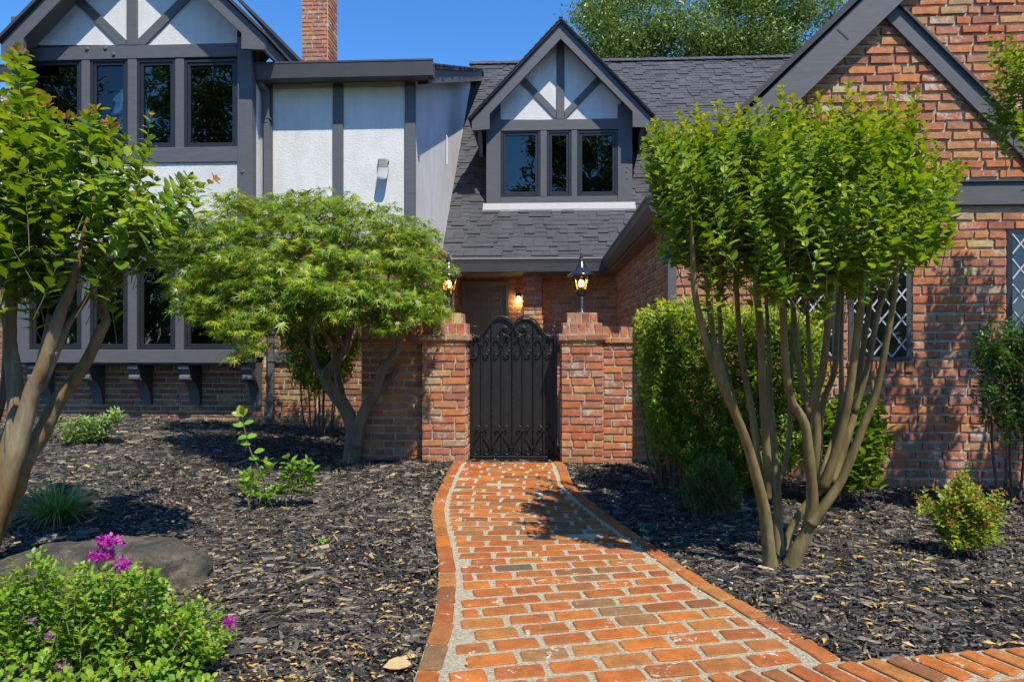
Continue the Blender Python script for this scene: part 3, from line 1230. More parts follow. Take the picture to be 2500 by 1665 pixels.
# gable triangle
stb.prism([P(69, 111, YB + 0.02), P(579, 111, YB + 0.02), P(579, 60, YB + 0.02), P(322, -195, YB + 0.02), P(69, 60, YB + 0.02)], (0, 0.1, 0))
stb.build('bay_stucco', M['stucco'], house)
mb = MB()
rect(mb, 34, 880, 608, 890, YB + 0.03, 0.40)
mb.build('bay_floor', M['timber'], house)
board('king_post', 308, -150, 334, 111, YB - 0.01, 0.05, M['timber'], house)
plate('brace', [(307, 98), (307, 110), (288, 110), (170, -8), (170, -35)], YB - 0.005, 0.04, M['timber'], house)
plate('brace', [(335, 98), (335, 110), (354, 110), (470, -8), (470, -35)], YB - 0.005, 0.04, M['timber'], house)
# room behind the panes
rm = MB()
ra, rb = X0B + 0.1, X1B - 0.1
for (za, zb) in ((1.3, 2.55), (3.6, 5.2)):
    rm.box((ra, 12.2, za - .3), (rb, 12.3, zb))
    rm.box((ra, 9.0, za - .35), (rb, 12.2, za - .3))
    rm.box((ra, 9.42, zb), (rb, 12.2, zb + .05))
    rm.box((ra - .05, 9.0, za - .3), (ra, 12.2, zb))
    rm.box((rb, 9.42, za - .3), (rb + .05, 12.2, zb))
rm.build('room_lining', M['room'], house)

# bay gable roof, barge boards
AX = XA(321, YG)
zt = ZA(646, 85, YG)
hw = XA(646, YG) - AX
slp = 0.965
za_ = zt + hw * slp
for s in (-1, 1):
    mb = MB()
    e = AX + s * (hw + 0.03)
    mb.prism([(AX, YG - 0.05, za_ + 0.05), (e, YG - 0.05, zt + 0.02), (e, YG - 0.05, zt - 0.03), (AX, YG - 0.05, za_ - 0.01)], (0, 4.6, 0))
    mb.build('bay_roof', M['shingle'], house)
    mb = MB()
    # barge board with a plumb-cut, boxed lower end
    ex, ix_ = AX + s * hw, AX + s * (hw - 0.315)
    zin = zt + 0.315 * slp
    mb.prism([(AX, YG, za_ - 0.02), (ex, YG, zt - 0.03), (ex, YG, zt - 0.2), (ix_, YG, zt - 0.18), (ix_, YG, zin - 0.275), (AX, YG, za_ - 0.29)], (0, 0.055, 0))
    mb.build('barge_board', M['timber'], house)
    mb = MB()
    mb.prism([(AX + s * 0.02, YG + 0.06, za_ - 0.1), (ex - s * 0.03, YG + 0.06, zt - 0.1), (ex - s * 0.03, YG + 0.06, zt - 0.14), (AX + s * 0.02, YG + 0.06, za_ - 0.14)], (0, 0.7, 0))
    mb.build('soffit', M['soffit'], house)
    mb = MB()
    mb.box((ex - s * 0.045, YG + 0.06, zt - 0.2), (ex - s * 0.01, 10.5, zt - 0.02))
    mb.build('eave_board', M['timber'], house)
# second, lower gable edge peeping out behind the bay roof
YG2 = 9.9
mb = MB()
mb.prism([P(640, 60, YG2), P(667, 80, YG2), P(735, 150, YG2), P(735, 200, YG2), P(700, 165, YG2), P(664, 128, YG2), P(640, 112, YG2)], (0, 0.06, 0))
mb.build('barge_board', M['timber'], house)
mb = MB()
a0, a1, a2 = P(560, -30, YG2 - .1), P(668, 76, YG2 - .1), P(740, 150, YG2 - .1)
mb.prism([a0, a1, a2, a2 - Vector((0, 0, .06)), a1 - Vector((0, 0, .06)), a0 - Vector((0, 0, .06))], (0, 3.5, 0))
mb.build('rear_gable_roof', M['shingle'], house)

# corbel brackets under the bay
def corbel(px):
    mb = MB()
    c = P(px, 886, YB)
    w = 0.145
    zt_ = zbay - 0.005
    prof = [(YB + 0.03, zt_), (YB + 0.03, zt_ - 0.075), (YB + 0.075, zt_ - 0.16), (YB + 0.055, zt_ - 0.19), (YB + 0.055, zt_ - 0.22)]
    for k in range(9):
        t = k / 8
        prof.append((YB + 0.10 + 0.235 * math.sin(t * math.pi / 2), zt_ - 0.24 - 0.36 * (1 - math.cos(t * math.pi / 2))))
    prof += [(YW - 0.005, zt_ - 0.60), (YW - 0.005, zt_)]
    mb.prism([(c.x - w / 2, y_, z_) for (y_, z_) in prof], (w, 0, 0))
    return mb.build('corbel', M['timber'], house)


for px in (70, 198, 320, 444, 598):
    corbel(px)

# ---- chimney
YCH = 12.6
ca, cb = XA(737, YCH), XA(800, YCH)
cd = 0.56
mb = MB()
mb.box((ca, YCH, 4.8), (cb, YCH + cd, 8.7))
chim = mb.build('chimney', M['mortar'], house)
cbk = lay((0, YCH, 0), (1, 0, 0), (0, -1, 0), 5.6, 8.7, lambda z: [(ca, cb)], 0.083, 0.235, seed=31)
cbk += lay((cb, 0, 0), (0, 1, 0), (1, 0, 0), 5.6, 8.7, lambda z: [(YCH, YCH + cd)], 0.083, 0.235, seed=32)
place_pieces('brick', VAR_WALL, 'wall', cbk, M['brick'], chim, 0, 33, 'brick_field')
mb = MB()
mb.box((ca - 0.04, YCH - 0.05, shed_z(YCH) - 0.1), (cb + 0.05, YCH + cd, shed_z(YCH) + 0.1))
mb.build('chimney_flashing', M['gutter'], chim)

# ---- main roof over the entry
ZE, RS = 2.72, 1.05
RIDGE = 17.0
XR0, XR1 = XS + 0.01, 9.0


def roof_z(y):
    return ZE + RS * (y - YE)


mb = MB()
mb.prism([(XR0, YE, roof_z(YE)), (XR0, YE, roof_z(YE) - 0.1), (XR0, RIDGE, roof_z(RIDGE) - 0.1), (XR0, RIDGE + 6, 3.0), (XR0, RIDGE, roof_z(RIDGE))], (XR1 - XR0, 0, 0))
mroof = mb.build('main_roof', M['shingle'], house)
ang = math.atan(RS)
rg = random.Random(77)
tabs = []
expo = 0.128
s = 0.0
Ls = (RIDGE - YE) / math.cos(ang)
YD = 12.62
DX0, DX1 = XA(1187, YD), XA(1544, YD)
while s < Ls:
    x = XR0 - rg.uniform(0, 0.2)
    ym = YE + s * math.cos(ang)
    xr = min(XR1, XA(2100, ym))
    while x < xr:
        w = rg.choice((0.14, 0.17, 0.2, 0.2, 0.24, 0.28))
        hh = expo * rg.choice((1.25, 1.25, 1.8)) if True else 0
        low = rg.choice((0, 0.05)) if s > 0.05 else 0
        a_, b_ = x + 0.002, min(x + w - 0.002, xr)
        x += w
        s0, s1 = s - low, s + expo * 1.35
        sm = (s0 + s1) / 2
        yc, zc = YE + sm * math.cos(ang), ZE + sm * math.sin(ang)
        if yc > YD + 0.1 and DX0 + 0.1 < (a_ + b_) / 2 < DX1 - 0.1 and yc < YD + 2.0:
            continue
        thick = 0.012 + (0.014 if low else 0) + rg.uniform(0, 0.003)
        nrm = Vector((0, -math.sin(ang), math.cos(ang)))
        c = Vector(((a_ + b_) / 2, yc, zc)) + nrm * (thick * 0.5 + 0.001 + 0.012 * 0)
        if b_ - a_ < 0.02:
            continue
        tilt = ang - 0.06
        tabs.append(Matrix.Translation(c + nrm * 0.006) @ Matrix.Rotation(tilt, 4, 'X') @ Matrix.Rotation(rg.uniform(-0.012, 0.012), 4, 'Z') @ Matrix.Diagonal((b_ - a_, s1 - s0, thick, 1)))
    s += expo


def shingle_key(m):
    return m
# (x,y) are the two visible sides of a tab, so swap roles for the size ranking
place_pieces('shingle', UB, 'ub', tabs, M['shingle'], mroof, 300, 6, 'shingle_field')
# ridge caps
caps = []
x = XR0
while x < XR1:
    for sgn in (-1, 1):
        caps.append(Matrix.Translation((x, RIDGE + sgn * 0.07, roof_z(RIDGE) + 0.0)) @ Matrix.Rotation(-sgn * 0.6, 4, 'X') @ Matrix.Rotation(0.05, 4, 'Y') @ Matrix.Diagonal((0.24, 0.19, 0.02, 1)))
    x += 0.2
place_pieces('ridge_cap', UB, 'ubr', caps, M['shingle'], mroof, 0, 2, 'ridge_caps')
XG = XA(1472, YE)
gutter_x('gutter', XC + 0.02, XG + 0.02, YE - 0.1, ZA(1280, 636, YE - 0.1), 0.205, 0.13, house)
mb = MB()
mb.box((XC, YE - 0.1, ZE + 0.005), (XG, YE + 0.02, ZE + 0.02))
mb.build('drip_edge', M['flashing'], house)

# ---- porch: back wall, post, ceiling, door
YP, YPOST = 12.3, 11.75
mb = MB()
mb.box((XC, YP, -0.3), (1.7, YP + 0.2, 2.6))
porch = mb.build('porch_wall', M['mortar'], house)
dl, dr = XA(1127, YP), XA(1242, YP)
dtop = ZA(1180, 686, YP)


def iv_porch(z):
    iv = [(XC, 1.7)]
    if z < dtop:
        iv = minus(iv, [(dl, dr)])
    return iv


pb = lay((0, YP, 0), (1, 0, 0), (0, -1, 0), 0, 2.6, iv_porch, 0.0855, 0.25, seed=41)
place_pieces('brick', VAR_WALL, 'wall', pb, M['brick'], porch, 0, 42, 'brick_field')
pa, pbx = XA(1277, YPOST), XA(1324, YPOST)
mb = MB()
mb.box((pa + 0.01, YPOST + 0.01, -0.2), (pbx - 0.01, YPOST + 0.33, 2.55))
post_o = mb.build('porch_post', M['mortar'], house)
pk = lay((0, YPOST, 0), (1, 0, 0), (0, -1, 0), 0.4, 2.55, lambda z: [(pa, pbx)], 0.0855, 0.23, seed=43, headers=0.3)
pk += lay((pbx, 0, 0), (0, 1, 0), (1, 0, 0), 0.4, 2.55, lambda z: [(YPOST + 0.05, YPOST + 0.33)], 0.0855, 0.23, seed=44)
pk += lay((pa, 0, 0), (0, -1, 0), (-1, 0, 0), 0.4, 2.55, lambda z: [(-YPOST - 0.33, -YPOST - 0.05)], 0.0855, 0.23, seed=45)
place_pieces('brick', VAR_WALL, 'wall', pk, M['brick'], post_o, 0, 46, 'brick_field')
mb = MB()
mb.box((XC, YE, 2.5), (1.6, YP + 0.1, 2.53))
mb.build('porch_ceiling', M['soffit'], house)
mb = MB()
mb.box((XC, 7.4, 0.005), (1.2, YP, 0.02))
mb.build('patio', M['floor'], house)
# door with six raised panels
door = board('door', 1136, 696, 1235, 1060, YP - 0.03, 0.05, M['door'], house)
for (a, b, c, d) in ((1127, 686, 1242, 696), (1127, 696, 1136, 1060), (1235, 696, 1242, 1060)):
    mb = MB()
    rect(mb, a, b, c, d, YP - 0.06, 0.1, 0.004)
    mb.build('door_frame', M['door'], door)
for (xa, xb) in ((1149, 1181), (1192, 1224)):
    for (ya, yb) in ((708, 737), (748, 850), (866, 960)):
        mb = MB()
        p0, p1 = P(xa, ya, YP - 0.03), P(xb, yb, YP - 0.03)
        yf = YP - 0.034
        g = 0.016
        # raised moulding ring and raised field
        mb.box((p0.x, yf - 0.012, p1.z), (p0.x + g, yf + 0.003, p0.z), 0.003)
        mb.box((p1.x - g, yf - 0.012, p1.z), (p1.x, yf + 0.003, p0.z), 0.003)
        mb.box((p0.x + g, yf - 0.012, p0.z - g), (p1.x - g, yf + 0.003, p0.z), 0.003)
        mb.box((p0.x + g, yf - 0.012, p1.z), (p1.x - g, yf + 0.003, p1.z + g), 0.003)
        mb.box((p0.x + 0.045, yf - 0.008, p1.z + 0.045), (p1.x - 0.045, yf + 0.003, p0.z - 0.045), 0.006)
        mb.build('door_panel', M['door'], door)

# ---- gabled dormer
YDB = 12.3
WD = [(1222, 1319), (1335, 1395), (1409, 1508)]
for (a, b) in WD:
    window(a, 318, b, 480, YD, 0.085, house)
for k in range(2):
    board('mullion', WD[k][1], 318, WD[k + 1][0], 480, YD, 0.1, M['timber'], house)
board('corner_post', 1187, 255, 1222, 503, YD - 0.012, 0.12, M['timber'], house)
board('corner_post', 1508, 255, 1544, 503, YD - 0.012, 0.12, M['timber'], house)
board('beam', 1222, 292, 1508, 318, YD - 0.006, 0.1, M['timber'], house)
board('beam', 1222, 480, 1508, 503, YD - 0.006, 0.1, M['timber'], house)
for (bx, by) in ((1534, 390), (1529, 420), (1531, 436), (1532, 409)):
    mb = MB()
    c = P(bx, by, YD - 0.012)
    mb.tube([c, c + Vector((0, -0.01, 0))], [0.02, 0.012], 8)
    mb.build('bolt_head', M['timber'], house)
dst = MB()
dst.prism([P(1215, 293, YD + 0.02), P(1516, 293, YD + 0.02), P(1516, 250, YD + 0.02), P(1369, 100, YD + 0.02), P(1215, 250, YD + 0.02)], (0, 0.1, 0))
dst.build('dormer_stucco', M['stucco'], house)
board('king_post', 1359, 100, 1378, 292, YD - 0.008, 0.04, M['timber'], house)
plate('brace', [(1358, 270), (1358, 292), (1271, 203), (1282, 190)], YD - 0.004, 0.04, M['timber'], house)
plate('brace', [(1379, 270), (1379, 292), (1468, 200), (1457, 188)], YD - 0.004, 0.04, M['timber'], house)
mb = MB()
zdb = ZA(1369, 503, YD)
mb.box((DX0 + 0.01, YD + 0.11, zdb - 0.3), (DX0 + 0.06, 15.5, 6.0))
mb.box((DX1 - 0.06, YD + 0.11, zdb - 0.3), (DX1 - 0.01, 15.5, 6.0))
mb.build('dormer_cheek', M['timber'], house)
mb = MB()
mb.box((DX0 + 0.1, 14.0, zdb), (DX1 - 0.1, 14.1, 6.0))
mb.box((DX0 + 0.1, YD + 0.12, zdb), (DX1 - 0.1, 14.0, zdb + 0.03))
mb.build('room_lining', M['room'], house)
mb = MB()
a, b = XA(1180, YD), XA(1550, YD)
yf = YD - 0.02
mb.prism([(a, yf, roof_z(yf) + 0.075), (a, yf - 0.14, roof_z(yf - 0.14) + 0.075), (a, yf - 0.14, roof_z(yf - 0.14) + 0.02), (a, yf, roof_z(yf) + 0.01)], (b - a, 0, 0))
mb.build('flashing_strip', M['flashing'], house)
AXD = XA(1369, YDB)
zad = ZA(1369, 52, YDB)
hwd = XA(1589, YDB) - AXD
ztd = ZA(1589, 279, YDB)
sd = (zad - ztd) / hwd
for s in (-1, 1):
    e = AXD + s * (hwd + 0.04)
    mb = MB()
    mb.prism([(AXD, YDB - 0.05, zad + 0.03), (e, YDB - 0.05, ztd - 0.01), (e, YDB - 0.05, ztd - 0.06), (AXD, YDB - 0.05, zad - 0.03)], (0, 4.4, 0))
    dro = mb.build('dormer_roof', M['shingle'], house)
    # shingle courses over the dormer slope edge
    tb_ = []
    k = 0
    ll = math.hypot(hwd, zad - ztd)
    an = math.atan2(zad - ztd, hwd)
    t = 0.0
    while t < ll:
        xx = AXD + s * (hwd - t * math.cos(an))
        zz = ztd + t * math.sin(an)
        tb_.append(Matrix.Translation((xx, YDB + 0.3 - 0.37 * 0, zz + 0.03)) @ Matrix.Rotation(s * (an - 0.05), 4, 'Y') @ Matrix.Diagonal((0.19, 0.74, 0.018, 1)))
        t += 0.14
    place_pieces('shingle', UB, 'ub', tb_, M['shingle'], dro, 0, 3, 'shingle_field')
    ex, ix_ = AXD + s * hwd, AXD + s * (hwd - 0.335)
    zin = ztd + 0.335 * sd
    mb = MB()
    mb.prism([(AXD, YDB, zad - 0.03), (ex, YDB, ztd - 0.05), (ex, YDB, ztd - 0.25), (ix_, YDB, ztd - 0.23), (ix_, YDB, zin - 0.30), (AXD, YDB, zad - 0.33)], (0, 0.06, 0))
    mb.build('barge_board', M['timber'], house)
    mb = MB()
    mb.prism([(AXD + s * 0.02, YDB + 0.065, zad - 0.11), (ex - s * 0.03, YDB + 0.065, ztd - 0.12), (ex - s * 0.03, YDB + 0.065, ztd - 0.15), (AXD + s * 0.02, YDB + 0.065, zad - 0.14)], (0, 0.6, 0))
    mb.build('soffit', M['soffit'], house)
    mb = MB()
    mb.box((ex - s * 0.05, YDB + 0.065, ztd - 0.25), (ex - s * 0.01, 14.5, ztd - 0.06))
    mb.build('eave_board', M['timber'], house)
    mb = MB()
    mb.prism([(ex - s * 0.10, YDB + 0.1, ztd - 0.24), (ex - s * 0.10, YDB + 0.5, ztd - 0.24), (ex - s * 0.10, YDB + 0.5, ztd - 0.62), (ex - s * 0.10, YDB + 0.42, ztd - 0.62)], (-s * 0.07, 0, 0))
    mb.build('eave_bracket', M['timber'], house)

# ---- right wing
XWR = XA(1640, YR)
XRE = 8.6
YRB = 6.45
q1, q2 = P(1811, 285, YRB), P(2104, 0, YRB)
rs = (q2.z - q1.z) / (q2.x - q1.x)
XAP = 5.0


def rz(x):
    """top of the barge line of the right gable"""
    return q1.z + rs * ((x if x < XAP else 2 * XAP - x) - q1.x)


xe = q1.x - (q1.z - 2.66) / rs
mb = MB()
mb.prism([(XWR, YR, -0.4), (XRE, YR, -0.4), (XRE, YR, max(2.6, rz(XRE) - .1)), (XAP, YR, rz(XAP) - 0.1), (XWR, YR, rz(XWR) - 0.1)], (0, 0.12, 0))
mb.prism([(XWR, YR + 0.12, -0.4), (XWR, 11.6, -0.4), (XWR, 11.6, 2.6), (XWR, YR + 0.12, 2.6)], (0.2, 0, 0))
bwr = mb.build('brick_wall', M['mortar'], house)
WINS = [(1880, 560, 2042, 881), (2071, 560, 2224, 881), (2457, 558, 2720, 881)]
holes = []
for (a, b, c, d) in WINS:
    holes.append((XA(a, YR), XA(c, YR), ZA((a + c) / 2, d, YR), ZA((a + c) / 2, b, YR)))
zbm0, zbm1 = ZA(2250, 505, YR), ZA(2250, 444, YR)
zsill = ZA(2100, 908, YR)


def iv_right(z):
    a = XWR
    for _ in range(3):
        if rz(a) - 0.08 < z:
            a = q1.x + (z + 0.08 - q1.z) / rs
    b = min(XRE, 2 * XAP - a) if rz(XRE) - 0.08 < z else XRE
    b = min(b, 6.0)
    if b <= a:
        return []
    iv = [(a, b)]
    if zbm0 - 0.01 < z < zbm1 + 0.01:
        return []
    hs_ = []
    for (p, q, r, t) in holes:
        if r < z < t:
            hs_.append((p, q))
        elif zsill < z <= r:
            hs_.append((p - 0.02, q + 0.02))
    return minus(iv, hs_)


c_w = 0.0895
rb_ = lay((0, YR, 0), (1, 0, 0), (0, -1, 0), -0.22, zbm0 - 0.0, iv_right, c_w, 0.258, 0.019, 0.016, 0.06, 51, 0.004)
rb_ += lay((0, YR, 0), (1, 0, 0), (0, -1, 0), zbm1 + 0.02, 6.6, iv_right, c_w + 0.004, 0.262, 0.024, 0.024, 0.07, 52, 0.009)
for (p, q, r, t) in holes:
    rb_ += upright_row((0, YR, 0), (1, 0, 0), (0, -1, 0), zsill, r - 0.004, p - 0.02, q + 0.02, 0.09, 0.012, 0.03, 0.16, 53)
rs_b = lay((XWR, 0, 0), (0, -1, 0), (-1, 0, 0), -0.15, 2.58, lambda z: [(-11.6, -YR)], c_w, 0.25, seed=54)
place_pieces('brick', VAR_WALL, 'wall', rb_, M['brick'], bwr, 300, 55, 'brick_field')
place_pieces('brick', VAR_WALL, 'wall', rs_b, M['brick_tan'], bwr, 0, 56, 'side_brick_field')
# windows with diamond leading
for wi, ((p, q, r, t), wp) in enumerate(zip(holes, WINS)):
    yw_ = YR - 0.002
    mb = MB()
    fw = 0.05
    y0_ = YR - 0.0105
    mb.box((p, y0_, r), (p + fw, y0_ + 0.1, t))
    mb.box((q - fw, y0_, r), (q, y0_ + 0.1, t))
    mb.box((p + fw, y0_, t - fw), (q - fw, y0_ + 0.1, t))
    mb.box((p + fw, y0_ - 0.01, r), (q - fw, y0_ + 0.1, r + fw * 0.8))
    wf = mb.build('window', M['trim_dark'] if wi != 1 else M['gutter'], house)
    mb = MB()
    mb.box((p + fw, y0_ + 0.008, r + fw * 0.8), (q - fw, y0_ + 0.012, t - fw))
    mb.build('pane', M['glass'], wf)
    mb = MB()
    xa_, xb_, z0_, z1_ = p + fw, q - fw, r + fw * 0.8, t - fw
    # lead cames: slope 1.3, clipped to the opening
    k_, stepx = 1.28, 0.19
    lines = []
    for sgn in (1, -1):
        c0 = -8.0
        while c0 < 8.0:
            zs0 = z0_
            if sgn > 0:
                f_ = lambda x: z0_ + k_ * (x - xa_ - c0)
            else:
                f_ = lambda x: z0_ + k_ * (xa_ + c0 - x)
            pts_ = []
            for x in (xa_, xb_):
                if z0_ <= f_(x) <= z1_:
                    pts_.append((x, f_(x)))
            for zz in (z0_, z1_):
                x = (zz - z0_) / k_ + xa_ + c0 if sgn > 0 else xa_ + c0 - (zz - z0_) / k_
                if xa_ <= x <= xb_:
                    pts_.append((x, zz))
            if len(pts_) >= 2:
                pts_.sort()
                a_, b_ = pts_[0], pts_[-1]
                if math.hypot(b_[0] - a_[0], b_[1] - a_[1]) > 0.05:
                    lines.append((a_, b_, sgn))
            c0 += stepx
    for (a_, b_, sgn) in lines:
        A, B = Vector((a_[0], y0_ + (0.0 if sgn > 0 else 0.0035), a_[1])), Vector((b_[0], y0_ + (0.0 if sgn > 0 else 0.0035), b_[1]))
        d = B - A
        ang_ = math.atan2(d.z, d.x)
        mb = MB()
        mb.obox((A + B) / 2, (d.length, 0.008, 0.013), Matrix.Rotation(-ang_, 3, 'Y'))
        mb.build('lead_came', M['lead'], wf)
    mb = MB()
    mb.box((p, YR + 0.125, r - 0.1), (q, YR + 0.14, t + 0.05))
    mb.build('blind', M['curtain'], wf)

mb = MB()
mb.box((XWR - 0.02, YR - 0.055, zbm0), (6.2, YR + 0.02, zbm1 - 0.025), 0.006)
mb.build('beam', M['timber'], house)
mb = MB()
mb.box((XWR - 0.02, YR - 0.075, zbm1 - 0.023), (6.2, YR - 0.002, zbm1 - 0.008))
mb.build('drip_cap', M['gutter'], house)
YT = YR - 0.06
plate('brace', [(2150, 30), (2182, 2), (2182, -4), (2700, 516), (2640, 524), (2481, 365)], YT, 0.065, M['timber'], house)
plate('drip_cap', [(2183, -2), (2189, -4), (2712, 518), (2703, 517)], YT - 0.03, 0.09, M['gutter'], house)
# barge board, shingle edge, roof
apz = rz(XAP)
for s in (-1, 1):
    xo = xe if s < 0 else 2 * XAP - xe
    mb = MB()
    w_ = 0.30
    zo = rz(xe)
    mb.prism([(XAP, YRB, apz), (xo, YRB, zo), (xo, YRB, zo - 0.1), (xo - s * 0.22, YRB, zo - 0.16), (XAP, YRB, apz - 0.405)], (0, 0.06, 0))
    mb.build('barge_board', M['timber'], house)
    mb = MB()
    mb.prism([(XAP, YRB - 0.04, apz + 0.11), (xo + s * 0.06, YRB - 0.04, zo + 0.05), (xo + s * 0.06, YRB - 0.04, zo + 0.0), (XAP, YRB - 0.04, apz + 0.004)], (0, 6.5, 0))
    mb.build('wing_roof', M['shingle'], house)
    mb = MB()
    mb.prism([(XAP, YRB + 0.065, apz - 0.09), (xo, YRB + 0.065, zo - 0.09), (xo, YRB + 0.065, zo - 0.12), (XAP, YRB + 0.065, apz - 0.12)], (0, 0.14, 0))
    mb.build('soffit', M['soffit'], house)
# seam of two barge boards
mb = MB()
c1 = P(2042, 72, YRB)
c2 = P(2070, 98, YRB)
mb.prism([c1 + Vector((0, -0.004, 0)), c2 + Vector((0, -0.004, 0)), c2 + Vector((0.012, -0.004, 0.012)), c1 + Vector((0.012, -0.004, 0.012))], (0, 0.004, 0))
mb.build('board_joint', M['gutter'], house)
# side gutter of the wing, running back to the entry eave
gx = XA(1472, 11.45) - 0.02
zg = 2.72
prof = [(0.0, 0.0), (0.0, -0.03), (0.012, -0.04), (0.018, -0.11), (0.05, -0.17), (0.085, -0.215), (0.15, -0.215), (0.15, 0.0)]
mb = MB()
mb.prism([(gx + px_, 6.42, zg + pz_) for px_, pz_ in prof], (0, 11.42 - 6.42, 0))
mb.build('gutter', M['gutter'], house)
mb = MB()
mb.box((gx + 0.12, 6.6, zg - 0.24), (XWR + 0.02, 11.5, zg - 0.20))
mb.box((gx + 0.1, 6.55, zg - 0.2), (gx + 0.145, 11.45, zg - 0.22))
mb.build('soffit', M['soffit'], house)
mb = MB()
dx_ = XA(1636, 6.55)
mb.box((dx_ - 0.03, YR - 0.075, -0.05), (dx_ + 0.06, YR - 0.015, 2.5), 0.006)
mb.build('downspout', M['timber'], house)

# ================================================================== COURTYARD WALLS, GATE, LAMPS
YPF = 6.87                              # front of the gate pillars
PD = 0.46


def pillar_wall(px0, px1, wx0, wx1, label, seed, cap_px):
    """pillar with corbelled cap and the lower wall beside it; wx0..wx1 in metres"""
    a, b = XA(px0, YPF), XA(px1, YPF)
    t = thing('courtyard_wall', label, 'wall', ((a + b) / 2, YPF + PD / 2, 0), 'brick walls either side of the iron gate')
    zc1, zc2, zc3, zc4 = (ZA(1250, v, YPF) for v in (832, 815.5, 789, 763.5))
    mb = MB()
    mb.box((a + 0.006, YPF + 0.008, -0.3), (b - 0.006, YPF + PD - 0.006, zc1))
    for (z0_, z1_, ex) in ((zc1, zc2, 0.03), (zc2, zc3, -0.012), (zc3, zc4, -0.06)):
        mb.box((a - ex + 0.004, YPF - ex + 0.008, z0_), (b + ex - 0.004, YPF + PD + ex - 0.006, z1_))
    pl = mb.build('pillar', M['mortar'], t)
    B = []
    cs = 0.0815
    B += lay((0, YPF, 0), (1, 0, 0), (0, -1, 0), -0.06, zc1 + 0.01, lambda z: [(a, b)], cs, 0.245, 0.017, 0.008, 0.06, seed, 0.003, 0.2)
    B += lay((b, 0, 0), (0, 1, 0), (1, 0, 0), -0.06, zc1 + 0.01, lambda z: [(YPF + 0.055, YPF + PD)], cs, 0.245, 0.017, 0.008, 0.06, seed + 1, 0.003)
    B += lay((a, 0, 0), (0, -1, 0), (-1, 0, 0), -0.06, zc1 + 0.01, lambda z: [(-YPF - PD, -YPF - 0.055)], cs, 0.245, 0.017, 0.008, 0.06, seed + 2, 0.003)
    e = 0.03
    B += lay((0, YPF - e, 0), (1, 0, 0), (0, -1, 0), zc1, zc2 + 0.03, lambda z: [(a - e, b + e)], zc2 - zc1, 0.2, 0.012, 0.004, 0.08, seed + 3, 0.002, 0)
    B += lay((b + e, 0, 0), (0, 1, 0), (1, 0, 0), zc1, zc2 + 0.03, lambda z: [(YPF - e + 0.08, YPF + PD + e)], zc2 - zc1, 0.2, 0.012, 0.004, 0.08, seed + 4, 0.002, 0)
    B += lay((a - e, 0, 0), (0, -1, 0), (-1, 0, 0), zc1, zc2 + 0.03, lambda z: [(-YPF - PD - e, -YPF + e - 0.08)], zc2 - zc1, 0.2, 0.012, 0.004, 0.08, seed + 5, 0.002, 0)
    for (z0_, z1_, ex) in ((zc2, zc3, -0.012), (zc3, zc4, -0.06)):
        B += upright_row((0, YPF - ex, 0), (1, 0, 0), (0, -1, 0), z0_, z1_, a - ex, b + ex, 0.088, 0.012, 0.004, 0.09, seed + 6)
        B += upright_row((b + ex, 0, 0), (0, 1, 0), (1, 0, 0), z0_, z1_, YPF - ex + 0.09, YPF + PD + ex, 0.088, 0.012, 0.004, 0.09, seed + 7)
        B += upright_row((a - ex, 0, 0), (0, -1, 0), (-1, 0, 0), z0_, z1_, -YPF - PD - ex, -YPF + ex - 0.09, 0.088, 0.012, 0.004, 0.09, seed + 8)
    place_pieces('brick', VAR_WALL, 'wall', B, M['brick'], pl, 170, seed)
    # lower wall
    YLW = YPF + 0.14
    ztop = ZA(1250, 797, YLW)
    zr = ZA(1250, 824, YLW)
    zr2 = ZA(1250, 838, YLW)
    mb = MB()
    mb.box((wx0, YLW + 0.004, -0.3), (wx1, YLW + 0.25, zr2))
    mb.box((wx0 - 0.02, YLW - 0.02, zr2), (wx1, YLW + 0.27, zr))
    mb.box((wx0, YLW - 0.002, zr), (wx1, YLW + 0.25, ztop))
    wo = mb.build('low_wall', M['mortar'], t)
    B = lay((0, YLW, 0), (1, 0, 0), (0, -1, 0), -0.1, zr2, lambda z: [(wx0, wx1)], cs, 0.25, 0.017, 0.008, 0.06, seed + 9, 0.003)
    B += lay((0, YLW - 0.026, 0), (1, 0, 0), (0, -1, 0), zr2, zr + 0.03, lambda z: [(wx0 - 0.02, wx1)], zr - zr2, 0.25, 0.012, 0.004, 0.06, seed + 10, 0.002)
    B += upright_row((0, YLW - 0.006, 0), (1, 0, 0), (0, -1, 0), zr, ztop, wx0, wx1, 0.09, 0.012, 0.004, 0.1, seed + 11)
    if wx0 < a:
        B += lay((wx0, 0, 0), (0, -1, 0), (-1, 0, 0), -0.1, ztop, lambda z: [(-YLW - 0.25, -YLW - 0.055)], cs, 0.2, 0.013, 0.004, 0.06, seed + 12, 0.003)
    place_pieces('brick', VAR_WALL, 'wall', B, M['brick'], wo, 130, seed + 1)
    return t, a, b, zc4


YLW_ = YPF + 0.14
tL, pla, plb, zcap = pillar_wall(1029, 1138, XA(882, YLW_), XA(1029, YPF) - 0.003, 'brick courtyard wall with gate pillar beside the maple tree', 61, None)
tR, pra, prb, _ = pillar_wall(1370, 1474, XA(1474, YPF) + 0.003, XWR - 0.03, 'brick courtyard wall with gate pillar beside the leafy hedge', 81, None)

# ---- iron gate
YGT = 7.13


def g2(cx, cy, off=0.0):
    """gate drawing coordinates -> point on the gate plane"""
    return P(1080 + 0.3317 * cx, 620 + 0.3317 * cy, YGT) + Vector((0, off, 0))


